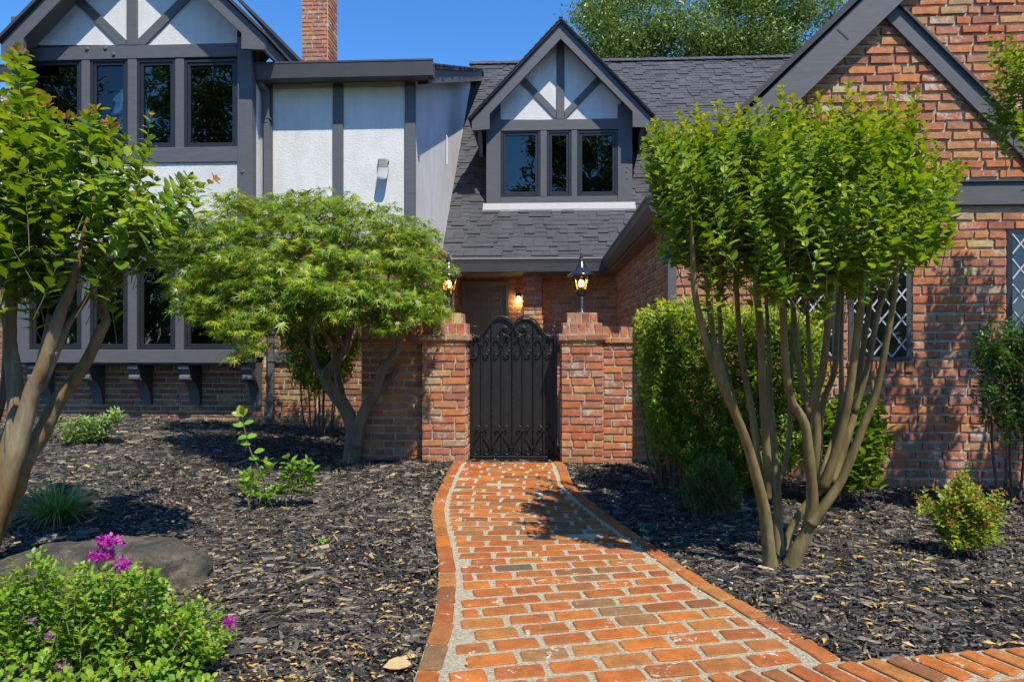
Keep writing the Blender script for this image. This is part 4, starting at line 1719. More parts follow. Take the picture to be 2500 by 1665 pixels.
gate = thing('iron_gate', 'black wrought iron gate with scrollwork and twin arched top between brick pillars', 'gate', tuple(g2(520, 1490)))
top_l = [(215, 600), (250, 606), (285, 596), (310, 572), (335, 536), (360, 500), (385, 476), (415, 464), (450, 463), (485, 475), (508, 500), (517, 528)]
outline = [(215, 1488)] + top_l + [(1050 - x, y) for x, y in reversed(top_l[:-1])] + [(835, 1488)]
mb = MB()
mb.prism([g2(x, y + (14 if 0 < i < len(outline) - 1 else 0), 0.02) for i, (x, y) in enumerate(outline)], (0, 0.006, 0))
mb.build('sheet_panel', M['iron_panel'], gate)


def gtube(name, pts, r=0.008, k=4, off=0.0, sides=7):
    q = smooth_path([tuple(g2(x, y, off)) for x, y in pts], k)
    mb = MB()
    mb.tube(q, r, sides)
    return mb.build(name, M['iron'], gate, True)


def spiral(cx, cy, r0, turns, a0, sgn, n=12):
    """points from the outer end of a curl inwards"""
    out = []
    for i in range(n + 1):
        t = i / n
        a = a0 + sgn * turns * 2 * math.pi * t
        r = r0 * (1 - 0.82 * t)
        out.append((cx + r * math.cos(a), cy + r * math.sin(a)))
    return out


for sgn in (1, -1):
    fx = (lambda x: x) if sgn > 0 else (lambda x: 1050 - x)
    # main arch with its big inner curl and small outer curl
    arch = [(232, 566), (246, 560), (250, 545), (238, 533), (220, 536), (211, 556), (216, 585), (240, 603), (285, 597), (310, 573), (335, 537), (360, 500), (385, 476), (415, 463), (450, 462), (488, 476), (512, 505), (517, 540), (503, 574), (478, 596), (450, 594), (432, 574), (434, 550), (453, 536), (472, 542), (478, 558), (468, 568)]
    gtube('arch_scroll', [(fx(x), y) for x, y in arch], 0.0105, 4, -0.004)
# outer frame and bottom rail
for (xa, xb) in ((192, 218), (822, 846)):
    mb = MB()
    p0, p1 = g2(xa, 640), g2(xb, 1490)
    mb.box((p0.x, YGT - 0.014, p1.z), (p1.x, YGT + 0.016, g2(xa, 596).z), 0.003)
    mb.build('stile', M['iron'], gate)
mb = MB()
p0, p1 = g2(218, 1484), g2(822, 1502)
mb.box((p0.x, YGT - 0.014, p1.z), (p1.x, YGT + 0.016, p0.z), 0.003)
mb.build('bottom_rail', M['iron'], gate)
mb = MB()
p0, p1 = g2(846, 1484), g2(880, 1515)
mb.box((g2(180, 1500).x, YGT - 0.02, p1.z), (p1.x, YGT + 0.03, g2(0, 1504).z))
mb.build('threshold', M['iron'], gate)
tops = {290: 594, 365: 494, 440: 600, 517: 540, 595: 600, 672: 497, 748: 594}
for i, (bx, ty) in enumerate(sorted(tops.items())):
    a, b = g2(bx, ty), g2(bx, 1486)
    if i % 2:           # twisted bar
        mb = MB()
        nseg = 46
        vs_, fs_ = [], []
        for k in range(nseg + 1):
            z_ = b.z + (a.z - b.z) * k / nseg
            tw = k * 0.75
            for c_ in range(4):
                an = tw + c_ * math.pi / 2
                vs_.append((a.x + 0.0088 * math.cos(an), YGT + 0.0088 * math.sin(an), z_))
        for k in range(nseg):
            for c_ in range(4):
                d_ = (c_ + 1) % 4
                fs_.append((k * 4 + c_, k * 4 + d_, k * 4 + 4 + d_, k * 4 + 4 + c_))
        mb.add(vs_, fs_)
        mb.build('twisted_bar', M['iron'], gate)
    else:
        mb = MB()
        mb.box((a.x - 0.007, YGT - 0.007, b.z), (a.x + 0.007, YGT + 0.008, a.z))
        mb.build('bar', M['iron'], gate)
for bx in (290, 440, 595, 748):
    for sg in (-1, 1):
        # upper C scroll, back against the bar
        c = []
        c += [(bx + sg * x, y) for x, y in [(46, 634), (54, 626), (52, 614), (40, 606), (24, 612), (13, 636), (8, 670), (13, 704), (26, 732), (44, 738), (56, 726), (54, 712), (44, 708)]]
        gtube('scroll', c, 0.0075, 3, -0.012, 6)
        # lower heart scroll
        h = [(bx + sg * x, y) for x, y in [(30, 1292), (40, 1284), (40, 1270), (26, 1264), (12, 1274), (8, 1296), (24, 1330), (50, 1366), (66, 1410), (64, 1452), (44, 1474), (22, 1466), (17, 1448), (28, 1436), (38, 1446), (34, 1456)]]
        gtube('scroll', h, 0.0075, 3, -0.012, 6)
for cx_, yy_ in ((290, 672), (440, 672), (595, 672), (748, 672), (290, 1296), (440, 1296), (595, 1296), (748, 1296)):
    mb = MB()
    c = g2(cx_, yy_)
    mb.box((c.x - 0.013, YGT - 0.024, c.z - 0.006), (c.x + 0.013, YGT - 0.0075, c.z + 0.006), 0.002)
    mb.build('collar', M['iron'], gate)
# latch, keeper and hinge
mb = MB()
c = g2(208, 766)
mb.box((c.x - 0.012, YGT - 0.035, c.z - 0.01), (c.x + 0.05, YGT - 0.0145, c.z + 0.01), 0.003)
mb.tube([c + Vector((0.012, -0.025, -0.01)), c + Vector((0.012, -0.03, -0.05))], 0.006, 8)
mb.build('latch', M['iron'], gate)
mb = MB()
c = g2(193, 870)
mb.box((plb + 0.004, YGT - 0.03, c.z - 0.05), (c.x + 0.004, YGT + 0.03, c.z + 0.09), 0.003)
mb.build('latch_keeper', M['steel'], gate)
for hy in (700, 1440):
    mb = MB()
    c = g2(862, hy)
    mb.box((g2(846, hy).x, YGT - 0.012, c.z - 0.03), (pra - 0.002, YGT + 0.012, c.z + 0.03), 0.003)
    mb.tube([c + Vector((0, -0.014, -0.04)), c + Vector((0, -0.014, 0.04))], 0.011, 8)
    mb.build('hinge', M['iron'], gate)


# ---- pier lamps
def pier_lamp(px, label):
    c = P(px, 760, YPF + PD / 2)
    base = Vector((c.x, c.y, zcap))
    t = thing('pier_lamp', label, 'lamp', tuple(base), 'lanterns on the gate pillars')
    s = (YPF + PD / 2) / F
    mb = MB()
    mb.lathe([(0.058, 0), (0.062, 0.008), (0.055, 0.02), (0.043, 0.03), (0.046, 0.045), (0.038, 0.06)], base, 16)
    mb.build('foot', M['lamp_black'], t, True)
    mb = MB()
    z = 0.06
    prof = []
    for k in range(5):
        prof += [(0.040, z), (0.046, z + 0.008), (0.046, z + 0.016), (0.040, z + 0.022)]
        z += 0.022
    prof += [(0.034, z), (0.044, z + 0.012), (0.036, z + 0.03), (0.052, z + 0.045)]
    mb.lathe(prof, base, 16)
    mb.build('stem', M['lamp_black'], t, True)
    zb_ = 0.205
    zt_ = 0.40
    rb, rt = 0.052, 0.098
    n = 6
    for k in range(n):
        a0, a1 = 2 * math.pi * (k + 0.5) / n, 2 * math.pi * (k + 1.5) / n
        v = []
        for (r, z_) in ((rb, zb_), (rt, zt_)):
            v.append([base + Vector((r * math.cos(a), r * math.sin(a), z_)) for a in (a0, a1)])
        mb = MB()
        mid = (v[0][0] + v[0][1] + v[1][0] + v[1][1]) / 4 - base
        inw = Vector((-mid.x, -mid.y, 0)).normalized() * 0.003
        q = [v[0][0], v[0][1], v[1][1], v[1][0]]
        mb.prism([p + inw * 2 for p in q], inw)
        mb.build('glass_pane', M['lamp_glass'], t)
        mb = MB()
        mb.tube([v[0][0], v[1][0]], [0.006, 0.007], 6)
        mb.build('rib', M['lamp_black'], t)
    mb = MB()
    prof = [(0.100, zt_ - 0.006), (0.108, zt_), (0.150, zt_ + 0.008), (0.152, zt_ + 0.014), (0.118, zt_ + 0.034), (0.085, zt_ + 0.062), (0.058, zt_ + 0.10), (0.042, zt_ + 0.14), (0.030, zt_ + 0.165), (0.020, zt_ + 0.175)]
    ns = 24
    vs_, fs_ = [], []
    for i, (r, z_) in enumerate(prof):
        for k in range(ns):
            a = 2 * math.pi * k / ns
            sc_ = 1 + 0.035 * math.cos(a * 8) * min(1, max(0, (r - 0.03) / 0.1))
            vs_.append(base + Vector((r * sc_ * math.cos(a), r * sc_ * math.sin(a), z_ - (0.012 * (0.5 - 0.5 * math.cos(a * 8)) if 0.14 < r else 0))))
    for i in range(len(prof) - 1):
        for k in range(ns):
            k2 = (k + 1) % ns
            fs_.append((i * ns + k, i * ns + k2, i * ns + ns + k2, i * ns + ns + k))
    mb.add(vs_, fs_)
    mb.build('lamp_roof', M['lamp_black'], t, True)
    mb = MB()
    z0_ = zt_ + 0.17
    mb.lathe([(0.018, z0_), (0.032, z0_ + 0.006), (0.032, z0_ + 0.012), (0.012, z0_ + 0.018), (0.022, z0_ + 0.03), (0.016, z0_ + 0.045), (0.008, z0_ + 0.07), (0.002, z0_ + 0.125)], base, 12)
    mb.build('finial', M['lamp_black'], t, True)
    mb = MB()
    mb.lathe([(0.012, 0.285), (0.024, 0.30), (0.03, 0.32), (0.026, 0.345), (0.012, 0.362)], base, 12)
    mb.build('bulb', M['bulb'], t, True)
    mb = MB()
    mb.lathe([(0.014, 0.2), (0.02, 0.21), (0.02, 0.27), (0.013, 0.285)], base, 12)
    mb.build('candle_sleeve', M['light_face'], t, True)
    ld = bpy.data.lights.new('lamp_light', 'POINT')
    ld.energy = 0.5
    ld.color = (1, 0.72, 0.35)
    ld.shadow_soft_size = 0.03
    lo = bpy.data.objects.new('lamp_light', ld)
    link(lo)
    adopt(lo, t)
    lo.location = base + Vector((0, 0, 0.38))


pier_lamp(1095, 'lit black lantern on the gate pillar half hidden by maple leaves')
pier_lamp(1419, 'lit black lantern standing clear on the gate pillar by the hedge')

# ---- small light by the front door
c = P(1266, 722, YP - 0.09)
t = thing('porch_light', 'small lit porch light on the brick wall beside the door', 'light', tuple(c))
mb = MB()
mb.lathe([(0.058, -0.012), (0.06, 0.0), (0.05, 0.035), (0.02, 0.055)], c, 14)
mb.box((c.x - 0.02, c.y, c.z + 0.0), (c.x + 0.02, YP - 0.012, c.z + 0.04))
mb.build('shade', M['lamp_black'], t, True)
mb = MB()
mb.lathe([(0.012, -0.115), (0.03, -0.095), (0.036, -0.07), (0.026, -0.03), (0.018, -0.013)], c, 12)
mb.build('bulb', M['bulb'], t, True)
ld = bpy.data.lights.new('porch_bulb', 'POINT')
ld.energy = 1.5
ld.color = (1, 0.62, 0.22)
ld.shadow_soft_size = 0.04
lo = bpy.data.objects.new('porch_bulb', ld)
link(lo)
adopt(lo, t)
lo.location = c + Vector((0, -0.03, -0.14))

# ---- security light on the stucco wall
t = thing('wall_light', 'pale security light fixed to the white stucco wall', 'light', tuple(P(933, 440, YW)))
mb = MB()
a, b = P(921, 390, YW - 0.07), P(944, 412, YW - 0.07)
mb.box((a.x, YW - 0.055, P(930, 414, YW).z), (b.x, YW + 0.0, P(930, 388, YW).z), 0.02)
mb.build('housing', M['box_grey'], t)
mb = MB()
p_ = [P(x, y, YW - 0.15) for x, y in ((921, 406), (946, 406), (946, 430), (943, 436), (938, 438), (929, 438), (924, 436), (921, 430))]
for i, q in enumerate(p_):
    q.y = YW - 0.15 + 0.07 * (1 if i < 2 else 0)
mb.prism(p_, (0, 0.03, 0))
mb.build('face', M['light_face'], t)
mb = MB()
q0 = P(948, 400, YW - 0.05)
mb.tube([q0 + Vector((0, 0, 0.06)), q0 + Vector((0.012, -0.02, 0.03)), q0, q0 + Vector((-0.01, 0, -0.04))], 0.01, 8)
mb.build('bracket', M['box_grey'], t)

# ---- outlet box on a conduit stake in the mulch
b0 = G(951, 1117, 0.0)
t = thing('outlet_box', 'leaning grey outlet box on a conduit stake in the mulch', 'outlet box', tuple(b0))
b1 = P(941, 1075, b0.y + 0.05)
mb = MB()
mb.tube([b0 - Vector((0, 0, 0.05)), b1], 0.014, 8)
mb.build('conduit', M['steel'], t)
mb = MB()
dr_ = (b1 - b0).normalized()
rot = Matrix((Vector((1, 0, 0)) - dr_ * dr_.x, Vector((0, 1, 0)), dr_)).transposed()
mb.obox(b1 + dr_ * 0.03, (0.075, 0.05, 0.12), rot, 0.006)
bx_ = mb.build('box', M['box_grey'], t)
mb = MB()
mb.obox(b1 + dr_ * 0.03 + Vector((0, -0.029, 0)), (0.06, 0.008, 0.1), rot, 0.003)
mb.build('cover', M['box_grey'], bx_)

# ---- loose brick leaning at the pillar
lb = G(1013, 1124, 0.0)
V, T = VAR_WALL[3]
me = np_mesh('loose_brick', V, T, M['brick'])
o = np_obj('loose_brick', me)
o.matrix_basis = Matrix.Translation((lb.x, lb.y, 0.04)) @ Matrix.Rotation(0.35, 4, 'Z') @ Matrix.Rotation(0.12, 4, 'Y') @ Matrix.Diagonal((0.115, 0.1, 0.065, 1))
tag(o, 'loose broken brick lying on the mulch against the gate pillar', 'brick')

# ---- pendant lamp seen through an upper bay window
t = thing('pendant_lamp', 'pendant lamp with three lit candle bulbs behind the upper bay window', 'lamp', tuple(P(275, 300, 10.6)))
hub = P(272, 240, 10.6)
mb = MB()
mb.tube([hub + Vector((0, 0, 0.9)), hub], 0.008, 6)
for bx, by in ((262, 251), (269, 243), (298, 261)):
    e = P(bx, by + 6, 10.6 + (bx % 3) * 0.1)
    mb.tube([hub, (hub + e) / 2 - Vector((0, 0, 0.06)), e - Vector((0, 0, 0.02))], 0.006, 6)
mb.build('arms', M['lamp_black'], t)
for bx, by in ((262, 251), (269, 243), (298, 261)):
    e = P(bx, by, 10.6 + (bx % 3) * 0.1)
    mb = MB()
    mb.lathe([(0.004, -0.03), (0.014, -0.01), (0.012, 0.015), (0.003, 0.035)], e, 8)
    mb.build('bulb', M['bulb'], t, True)

# ================================================================== PLANTS
def leaf_shape(stations, fold=0.12, droop=0.12):
    """blade along +y, width along x, normal +z; stations = [(y, halfwidth)]"""
    V = [(0, 0, 0)]
    T = []
    for (y, w) in stations:
        zc = -droop * y * y
        V += [(-w, y, zc + fold * w), (0, y, zc), (w, y, zc + fold * w)]
    V.append((0, 1, -droop))
    k = len(stations)
    T += [(0, 2, 1), (0, 3, 2)]
    for i in range(k - 1):
        a = 1 + 3 * i
        b = a + 3
        T += [(a, a + 1, b + 1), (a, b + 1, b), (a + 1, a + 2, b + 2), (a + 1, b + 2, b + 1)]
    a = 1 + 3 * (k - 1)
    t = len(V) - 1
    T += [(a, a + 1, t), (a + 1, a + 2, t)]
    return np.array(V, float), np.array(T)


def star_shape(lobes):
    """palmate leaf: lobes = [(angle deg, length, halfwidth)]"""
    V = [(0, 0.12, 0.0)]
    T = []
    out = []
    lobes = sorted(lobes)
    for i, (a, L, w) in enumerate(lobes):
        r = math.radians(a)
        if i:
            am = math.radians((a + lobes[i - 1][0]) / 2)
            rr = 0.17
            out.append((rr * math.sin(am), 0.12 + rr * math.cos(am), -0.02))
        out.append((L * math.sin(r), 0.12 + L * math.cos(r), -0.20 * L * L))
        # widest point either side is implied by the notches
    V += out
    n = len(out)
    for i in range(n - 1):
        T.append((0, i + 1, i + 2))
    return np.array(V, float), np.array(T)


LEAF = {
    'oval': leaf_shape([(0.25, 0.23), (0.55, 0.31), (0.82, 0.21)], 0.25, 0.16),
    'round': leaf_shape([(0.3, 0.28), (0.65, 0.28)], 0.2, 0.1),
    'lance': leaf_shape([(0.3, 0.15), (0.65, 0.13)], 0.3, 0.2),
    'slim': leaf_shape([(0.4, 0.17)], 0.3, 0.15),
    'star': star_shape([(-118, 0.42, .1), (-78, 0.66, .1), (-38, 0.88, .1), (0, 1.0, .1), (38, 0.88, .1), (78, 0.66, .1), (118, 0.42, .1)]),
}


class Leaves:
    def __init__(self):
        self.p, self.d, self.n, self.s, self.t = [], [], [], [], []

    def add(self, p, d, n, s, t=0.0):
        self.p.append(tuple(p))
        self.d.append(tuple(d))
        self.n.append(tuple(n))
        self.s.append(s)
        self.t.append(t)

    def frames(self):
        p = np.array(self.p)
        d = np.array(self.d)
        n = np.array(self.n)
        d /= np.linalg.norm(d, axis=1)[:, None] + 1e-9
        x = np.cross(d, n)
        x /= np.linalg.norm(x, axis=1)[:, None] + 1e-9
        z = np.cross(x, d)
        s = np.array(self.s)[:, None]
        return p, x * s, d * s, z * s

    def build(self, name, shape, mat, parent, n_single=0):
        V, T = LEAF[shape]
        p, x, d, z = self.frames()
        N = len(p)
        keep = np.ones(N, bool)
        if n_single:
            sc = np.full(N, -1.0)
            for i in range(N):
                q = proj(p[i])
                if q and 0 < q[0] < 2500 and 0 < q[1] < 1665:
                    sc[i] = self.s[i] / q[2]
            best = [i for i in np.argsort(-sc)[:n_single] if sc[i] > 0]
            key = ('leaf', shape, mat.name)
            if key not in MESH_CACHE:
                MESH_CACHE[key] = np_mesh('leaf', V, T, mat, True)
            for i in best:
                o = bpy.data.objects.new('leaf', MESH_CACHE[key])
                link(o)
                adopt(o, parent)
                o.matrix_basis = Matrix(((x[i, 0], d[i, 0], z[i, 0], p[i, 0]), (x[i, 1], d[i, 1], z[i, 1], p[i, 1]), (x[i, 2], d[i, 2], z[i, 2], p[i, 2]), (0, 0, 0, 1)))
                keep[i] = False
        idx = np.where(keep)[0]
        k = len(V)
        W = (p[idx][:, None, :] + V[None, :, 0:1] * x[idx][:, None, :] + V[None, :, 1:2] * d[idx][:, None, :] + V[None, :, 2:3] * z[idx][:, None, :]).reshape(-1, 3)
        TT = (T[None] + (np.arange(len(idx)) * k)[:, None, None]).reshape(-1, 3)
        tint = np.repeat(np.array(self.t)[idx], k)
        return np_obj(name, np_mesh(name, W, TT, mat, True, tint), parent, 'stuff')


def unit(rg):
    while True:
        v = Vector((rg.uniform(-1, 1), rg.uniform(-1, 1), rg.uniform(-1, 1)))
        if 0.05 < v.length < 1:
            return v.normalized()


def shoot(lv, tw, rg, p0, d0, length, step, size, pairs=2, bend=0.25, up=0.35, tip_tint=0.9, tip_from=0.72, angle=58, twig_r=0.0025, bare=0.15, flat=0.0, shrink=0.5, sway=None):
    """a leafy shoot: curved twig with leaves along it"""
    p = Vector(p0)
    d = Vector(d0).normalized()
    n = max(2, int(length / step))
    pts = [p.copy()]
    k0 = rg.uniform(0, 6.28)
    wob = unit(rg)
    for i in range(n):
        t = i / n
        d = (d + (Vector((0, 0, 1)) * up + wob * 0.3) * bend * step / max(0.05, length)).normalized()
        p = p + d * step
        pts.append(p.copy())
        if t < bare:
            continue
        a = d.orthogonal().normalized()
        b = d.cross(a)
        for q in range(pairs):
            an = k0 + i * 1.57 + q * 2 * math.pi / pairs + rg.uniform(-0.4, 0.4)
            side = a * math.cos(an) + b * math.sin(an)
            if flat:
                side = Vector((side.x, side.y, side.z * (1 - flat))).normalized()
            th = math.radians(angle + rg.uniform(-18, 18))
            ld = d * math.cos(th) + side * math.sin(th)
            nr = (d * math.sin(th) - side * math.cos(th)) + Vector((0, 0, 0.55)) + unit(rg) * 0.35
            sz = size * (1 - shrink * max(0.0, (t - 0.45) / 0.55)) * rg.uniform(0.75, 1.15)
            tt = tip_tint * max(0.0, (t - tip_from) / (1 - tip_from)) * rg.uniform(0.5, 1.1) if tip_tint else 0
            lv.add(p + side * 0.004, ld, nr, sz, min(1, tt))
    # end tuft
    for q in range(4):
        ld = (d + unit(rg) * 0.7).normalized()
        lv.add(p, ld, unit(rg) + Vector((0, 0, 0.6)), size * (1 - shrink) * rg.uniform(0.7, 1.0), min(1, tip_tint * rg.uniform(0.6, 1.1)))
    if tw is not None:
        m = max(1, len(pts) // 5)
        pp = pts[::m]
        if pp[-1] != pts[-1]:
            pp.append(pts[-1])
        if len(pp) > 1:
            tw.tube(pp, [twig_r * (1 - 0.6 * i / len(pp)) for i in range(len(pp))], 4, False)


def in_poly(x, y, poly):
    c = False
    j = len(poly) - 1
    for i in range(len(poly)):
        if (poly[i][1] > y) != (poly[j][1] > y) and x < (poly[j][0] - poly[i][0]) * (y - poly[i][1]) / (poly[j][1] - poly[i][1]) + poly[i][0]:
            c = not c
        j = i
    return c


def limb(mb, pts, k=4, sides=8, rg=None, knob=0.0):
    """pts = [(px, py, Y, radius)]"""
    q = []
    for (x, y, Y, r) in pts:
        v = P(x, y, Y)
        q.append((v.x, v.y, v.z, r))
    q = smooth_path(q, k)
    rad = [max(0.002, v[3] * (1 + (rg.uniform(-knob, knob) if rg else 0))) for v in q]
    mb.tube([v[:3] for v in q], rad, sides)
    return [Vector(v[:3]) for v in q]


def crown_shoots(lv, tw, rg, n, poly, Yc, Yr, lean_c, size, step, lmin, lmax, tip_tint, up=0.5, hang=0.0, tip_from=0.72, spread=0.9, ytop=9999):
    xs_ = [p[0] for p in poly]
    ys_ = [p[1] for p in poly]
    made = 0
    while made < n:
        x, y = rg.uniform(min(xs_), max(xs_)), rg.uniform(min(ys_), max(ys_))
        if not in_poly(x, y, poly):
            continue
        Yv = Yc + rg.triangular(-Yr, Yr, 0)
        tip = P(x, y, Yv)
        d = Vector(((tip.x - lean_c[0]) * spread, (tip.y - lean_c[1]) * spread, abs(tip.z - lean_c[2]) * 0.6 + 0.55)) + unit(rg) * 0.4
        d.normalize()
        L = rg.uniform(lmin, lmax)
        tt = tip_tint if (y < ytop and rg.random() < 0.75) else 0.12
        shoot(lv, tw, rg, tip - d * L, d, L, step, size, 2, 0.5, up, tt, tip_from)
        made += 1


# ------------------------------------------------------------------ right crape myrtle (many slender stems)
rg = random.Random(301)
YC = 3.9
base = G(1905, 1372, 0.0)
cr = thing('crape_myrtle', 'crape myrtle with many slender bare stems fanning out below a dense green crown', 'tree', tuple(base), None)


def c4(x, y):
    return 1480 + 0.4337 * x, 720 + 0.4337 * y


STEMS = [
    ([(925, 1530), (915, 1440), (893, 1230), (862, 1090), (800, 860), (725, 660), (605, 400), (540, 180), (500, 0)], 0.060, 0.021, -0.1, -0.45),
    ([(735, 690), (690, 560), (630, 350), (598, 200), (570, 0)], 0.025, 0.017, -0.25, -0.2),
    ([(745, 720), (715, 570), (655, 350), (640, 150), (632, 0)], 0.024, 0.016, -0.15, 0.3),
    ([(880, 1190), (870, 1040), (830, 720), (790, 500), (758, 300), (735, 0)], 0.034, 0.020, -0.05, 0.15),
    ([(905, 1150), (912, 1020), (898, 800), (880, 500), (868, 200), (850, 0)], 0.034, 0.026, 0.0, -0.1),
    ([(980, 1530), (975, 1430), (965, 1250), (962, 1060), (945, 820), (925, 580), (915, 300), (900, 0)], 0.050, 0.015, 0.1, 0.5),
    ([(968, 1060), (1005, 960), (1030, 760), (1040, 500), (1046, 250), (1056, 0)], 0.026, 0.014, 0.2, 0.6),
    ([(1040, 1530), (1075, 1440), (1135, 1320), (1160, 1150), (1140, 900), (1115, 720), (1035, 570), (1005, 300), (995, 0)], 0.066, 0.022, -0.08, -0.35),
    ([(1140, 900), (1150, 690), (1100, 500), (1065, 220), (1048, 0)], 0.034, 0.018, -0.08, 0.2),
    ([(1165, 1120), (1185, 800), (1175, 580), (1212, 460), (1243, 220), (1250, 0)], 0.040, 0.022, 0.0, -0.15),
    ([(1178, 600), (1150, 400), (1138, 200), (1128, 0)], 0.020, 0.014, 0.05, 0.3),
    ([(1190, 950), (1218, 620), (1282, 440), (1300, 220), (1308, 0)], 0.030, 0.018, 0.1, 0.35),
    ([(1185, 1120), (1282, 800), (1322, 600), (1322, 320), (1330, 0)], 0.034, 0.016, 0.1, 0.55),
    ([(1215, 1100), (1300, 860), (1352, 640), (1400, 330), (1440, 0)], 0.040, 0.024, -0.05, -0.3),
    ([(1270, 1060), (1330, 880), (1400, 660), (1432, 400), (1490, 0)], 0.040, 0.018, 0.05, 0.25),
    ([(1395, 670), (1465, 430), (1528, 110), (1560, 0)], 0.022, 0.018, 0.0, -0.1),
    ([(1150, 1290), (1225, 1190), (1330, 1030), (1445, 740), (1520, 550), (1580, 250), (1622, 0)], 0.045, 0.018, -0.1, -0.35),
    ([(1510, 580), (1490, 400), (1525, 120), (1540, 0)], 0.016, 0.012, 0.0, 0.2),
    ([(1000, 1440), (1040, 1320), (1110, 1200), (1200, 1090), (1250, 980)], 0.034, 0.026, 0.16, 0.3),
]
mb = MB()
for pts, r0, r1, d0, d1 in STEMS:
    n = len(pts)
    q = []
    for i, (x, y) in enumerate(pts):
        t = i / (n - 1)
        X_, Y_ = c4(x, y)
        hfrac = (1530 - y) / 1530.0
        q.append((X_, Y_, YC + d0 + (d1 - d0) * hfrac, 0.78 * (r0 + (r1 - r0) * t ** 0.6)))
    # carry the stem on up into the crown
    if pts[-1][1] == 0:
        lx = q[-1][0] - q[-2][0]
        for k_ in (1, 2, 3):
            q.append((q[-1][0] + lx * 0.25, 720 - 75 * k_, q[-1][2] + d1 * 0.1, r1 * (1 - 0.27 * k_)))
    limb(mb, q, 4, 9, rg, 0.05)
mb.build('trunk', M['bark_crape'], cr, True)
lv, tw = Leaves(), MB()
POLY_R = [(1560, 330), (1580, 290), (1640, 300), (1700, 295), (1760, 285), (1850, 285), (1900, 270), (2000, 280), (2060, 262), (2110, 275), (2180, 280), (2230, 310), (2250, 350), (2290, 370), (2370, 410), (2330, 450), (2270, 450), (2270, 520), (2300, 590), (2240, 580), (2150, 585), (2000, 600), (1900, 590), (1750, 590), (1640, 570), (1600, 520), (1580, 450), (1550, 400)]
crown_shoots(lv, tw, rg, 600, POLY_R, YC, 0.9, (P(1950, 650, YC).x, YC, 1.2), 0.069, 0.031, 0.3, 0.6, 0.7, 0.6, ytop=345)
for lx, ly in ((1622, 300), (1660, 275), (1700, 258), (1750, 252), (1800, 255), (1850, 245), (1908, 212), (1950, 250), (2000, 232), (2068, 202), (2110, 226), (2150, 235), (2193, 210), (2240, 222), (2262, 300), (1575, 345), (2310, 400), (1600, 330), (1640, 310), (1680, 300), (1725, 280), (1775, 275), (1825, 262), (1880, 262), (1930, 240), (1975, 262), (2030, 240), (2090, 250), (2130, 265), (2170, 250), (2215, 262), (2290, 350), (2345, 415)):
    Yl = YC + rg.uniform(-0.45, 0.3)
    a_ = P(lx + (1950 - lx) * 0.12, ly + 250, Yl)
    b_ = P(lx, ly, Yl)
    shoot(lv, tw, rg, a_, b_ - a_, (b_ - a_).length, 0.024, 0.068, 3, 0.12, 0.15, 0.7, 0.6, angle=50)
# lower fringe hanging from the stems
POLY_R2 = [(1590, 520), (1700, 550), (1900, 580), (2100, 580), (2260, 550), (2330, 610), (2250, 640), (2100, 660), (1900, 650), (1750, 650), (1610, 630)]
crown_shoots(lv, tw, rg, 130, POLY_R2, YC, 0.6, (P(1950, 560, YC).x, YC, 1.9), 0.078, 0.036, 0.14, 0.24, 0.3, 0.1, spread=1.4)
lv.build('crown', 'oval', M['leaf_crape'], cr, 280)
tw.build('twigs', M['twig'], cr)['kind'] = 'stuff'

# ------------------------------------------------------------------ left crape myrtle (close, mottled trunks)
rg = random.Random(302)
YL_ = 3.55
base = G(-60, 1400, 0.0)
cl = thing('crape_myrtle', 'crape myrtle with thick mottled trunks and bronze tipped leaves near the boulder', 'tree', tuple(base))
mb = MB()
LIMBS = [
    ([(-75, 1420), (-40, 1345), (0, 1262), (38, 1190), (61, 1121), (101, 1060), (138, 984), (181, 929), (214, 877), (245, 810), (258, 785), (250, 750), (262, 715), (290, 640), (330, 540)], 0.075, 0.012, 0, 0.2),
    ([(-50, 1420), (-20, 1300), (31, 1137), (55, 1045), (80, 953), (101, 907), (132, 815), (150, 757), (171, 711), (190, 640), (215, 540), (235, 430)], 0.07, 0.012, -0.05, -0.1),
    ([(-80, 1420), (-40, 1330), (0, 1228), (18, 1121), (40, 1014), (31, 892), (24, 830), (28, 726), (28, 650), (40, 520), (45, 400)], 0.08, 0.014, 0.05, 0.1),
    ([(60, 1010), (86, 938), (98, 876), (112, 815), (120, 770)], 0.022, 0.014, 0.1, 0.3),
    ([(95, 960), (120, 905), (144, 848), (171, 787), (214, 726), (250, 650)], 0.026, 0.012, 0.12, 0.4),
    ([(-90, 1350), (-40, 1160), (0, 1090), (31, 1014), (45, 950)], 0.035, 0.020, 0.2, 0.4),
    ([(-60, 1150), (0, 1000), (12, 900), (14, 800), (-5, 740), (5, 650)], 0.026, 0.012, 0.3, 0.5),
]
for pts, r0, r1, d0, d1 in LIMBS:
    n = len(pts)
    limb(mb, [(x, y, YL_ + d0 + (d1 - d0) * i / (n - 1), r0 + (r1 - r0) * (i / (n - 1)) ** 0.75) for i, (x, y) in enumerate(pts)], 4, 10, rg, 0.06)
mb.build('trunk', M['bark_crape_b'], cl, True)
lv, tw = Leaves(), MB()
POLY_L = [(-160, 330), (-60, 260), (10, 200), (30, 130), (50, 108), (75, 180), (110, 240), (150, 260), (190, 218), (210, 260), (255, 258), (300, 330), (370, 272), (390, 330), (360, 400), (420, 420), (530, 455), (470, 510), (440, 560), (420, 590), (370, 620), (300, 620), (240, 640), (120, 640), (40, 650), (-160, 660)]
crown_shoots(lv, tw, rg, 270, POLY_L, YL_ + 0.1, 0.6, (P(120, 700, YL_).x, YL_, 1.3), 0.10, 0.047, 0.28, 0.55, 0.85, 0.5, ytop=330)
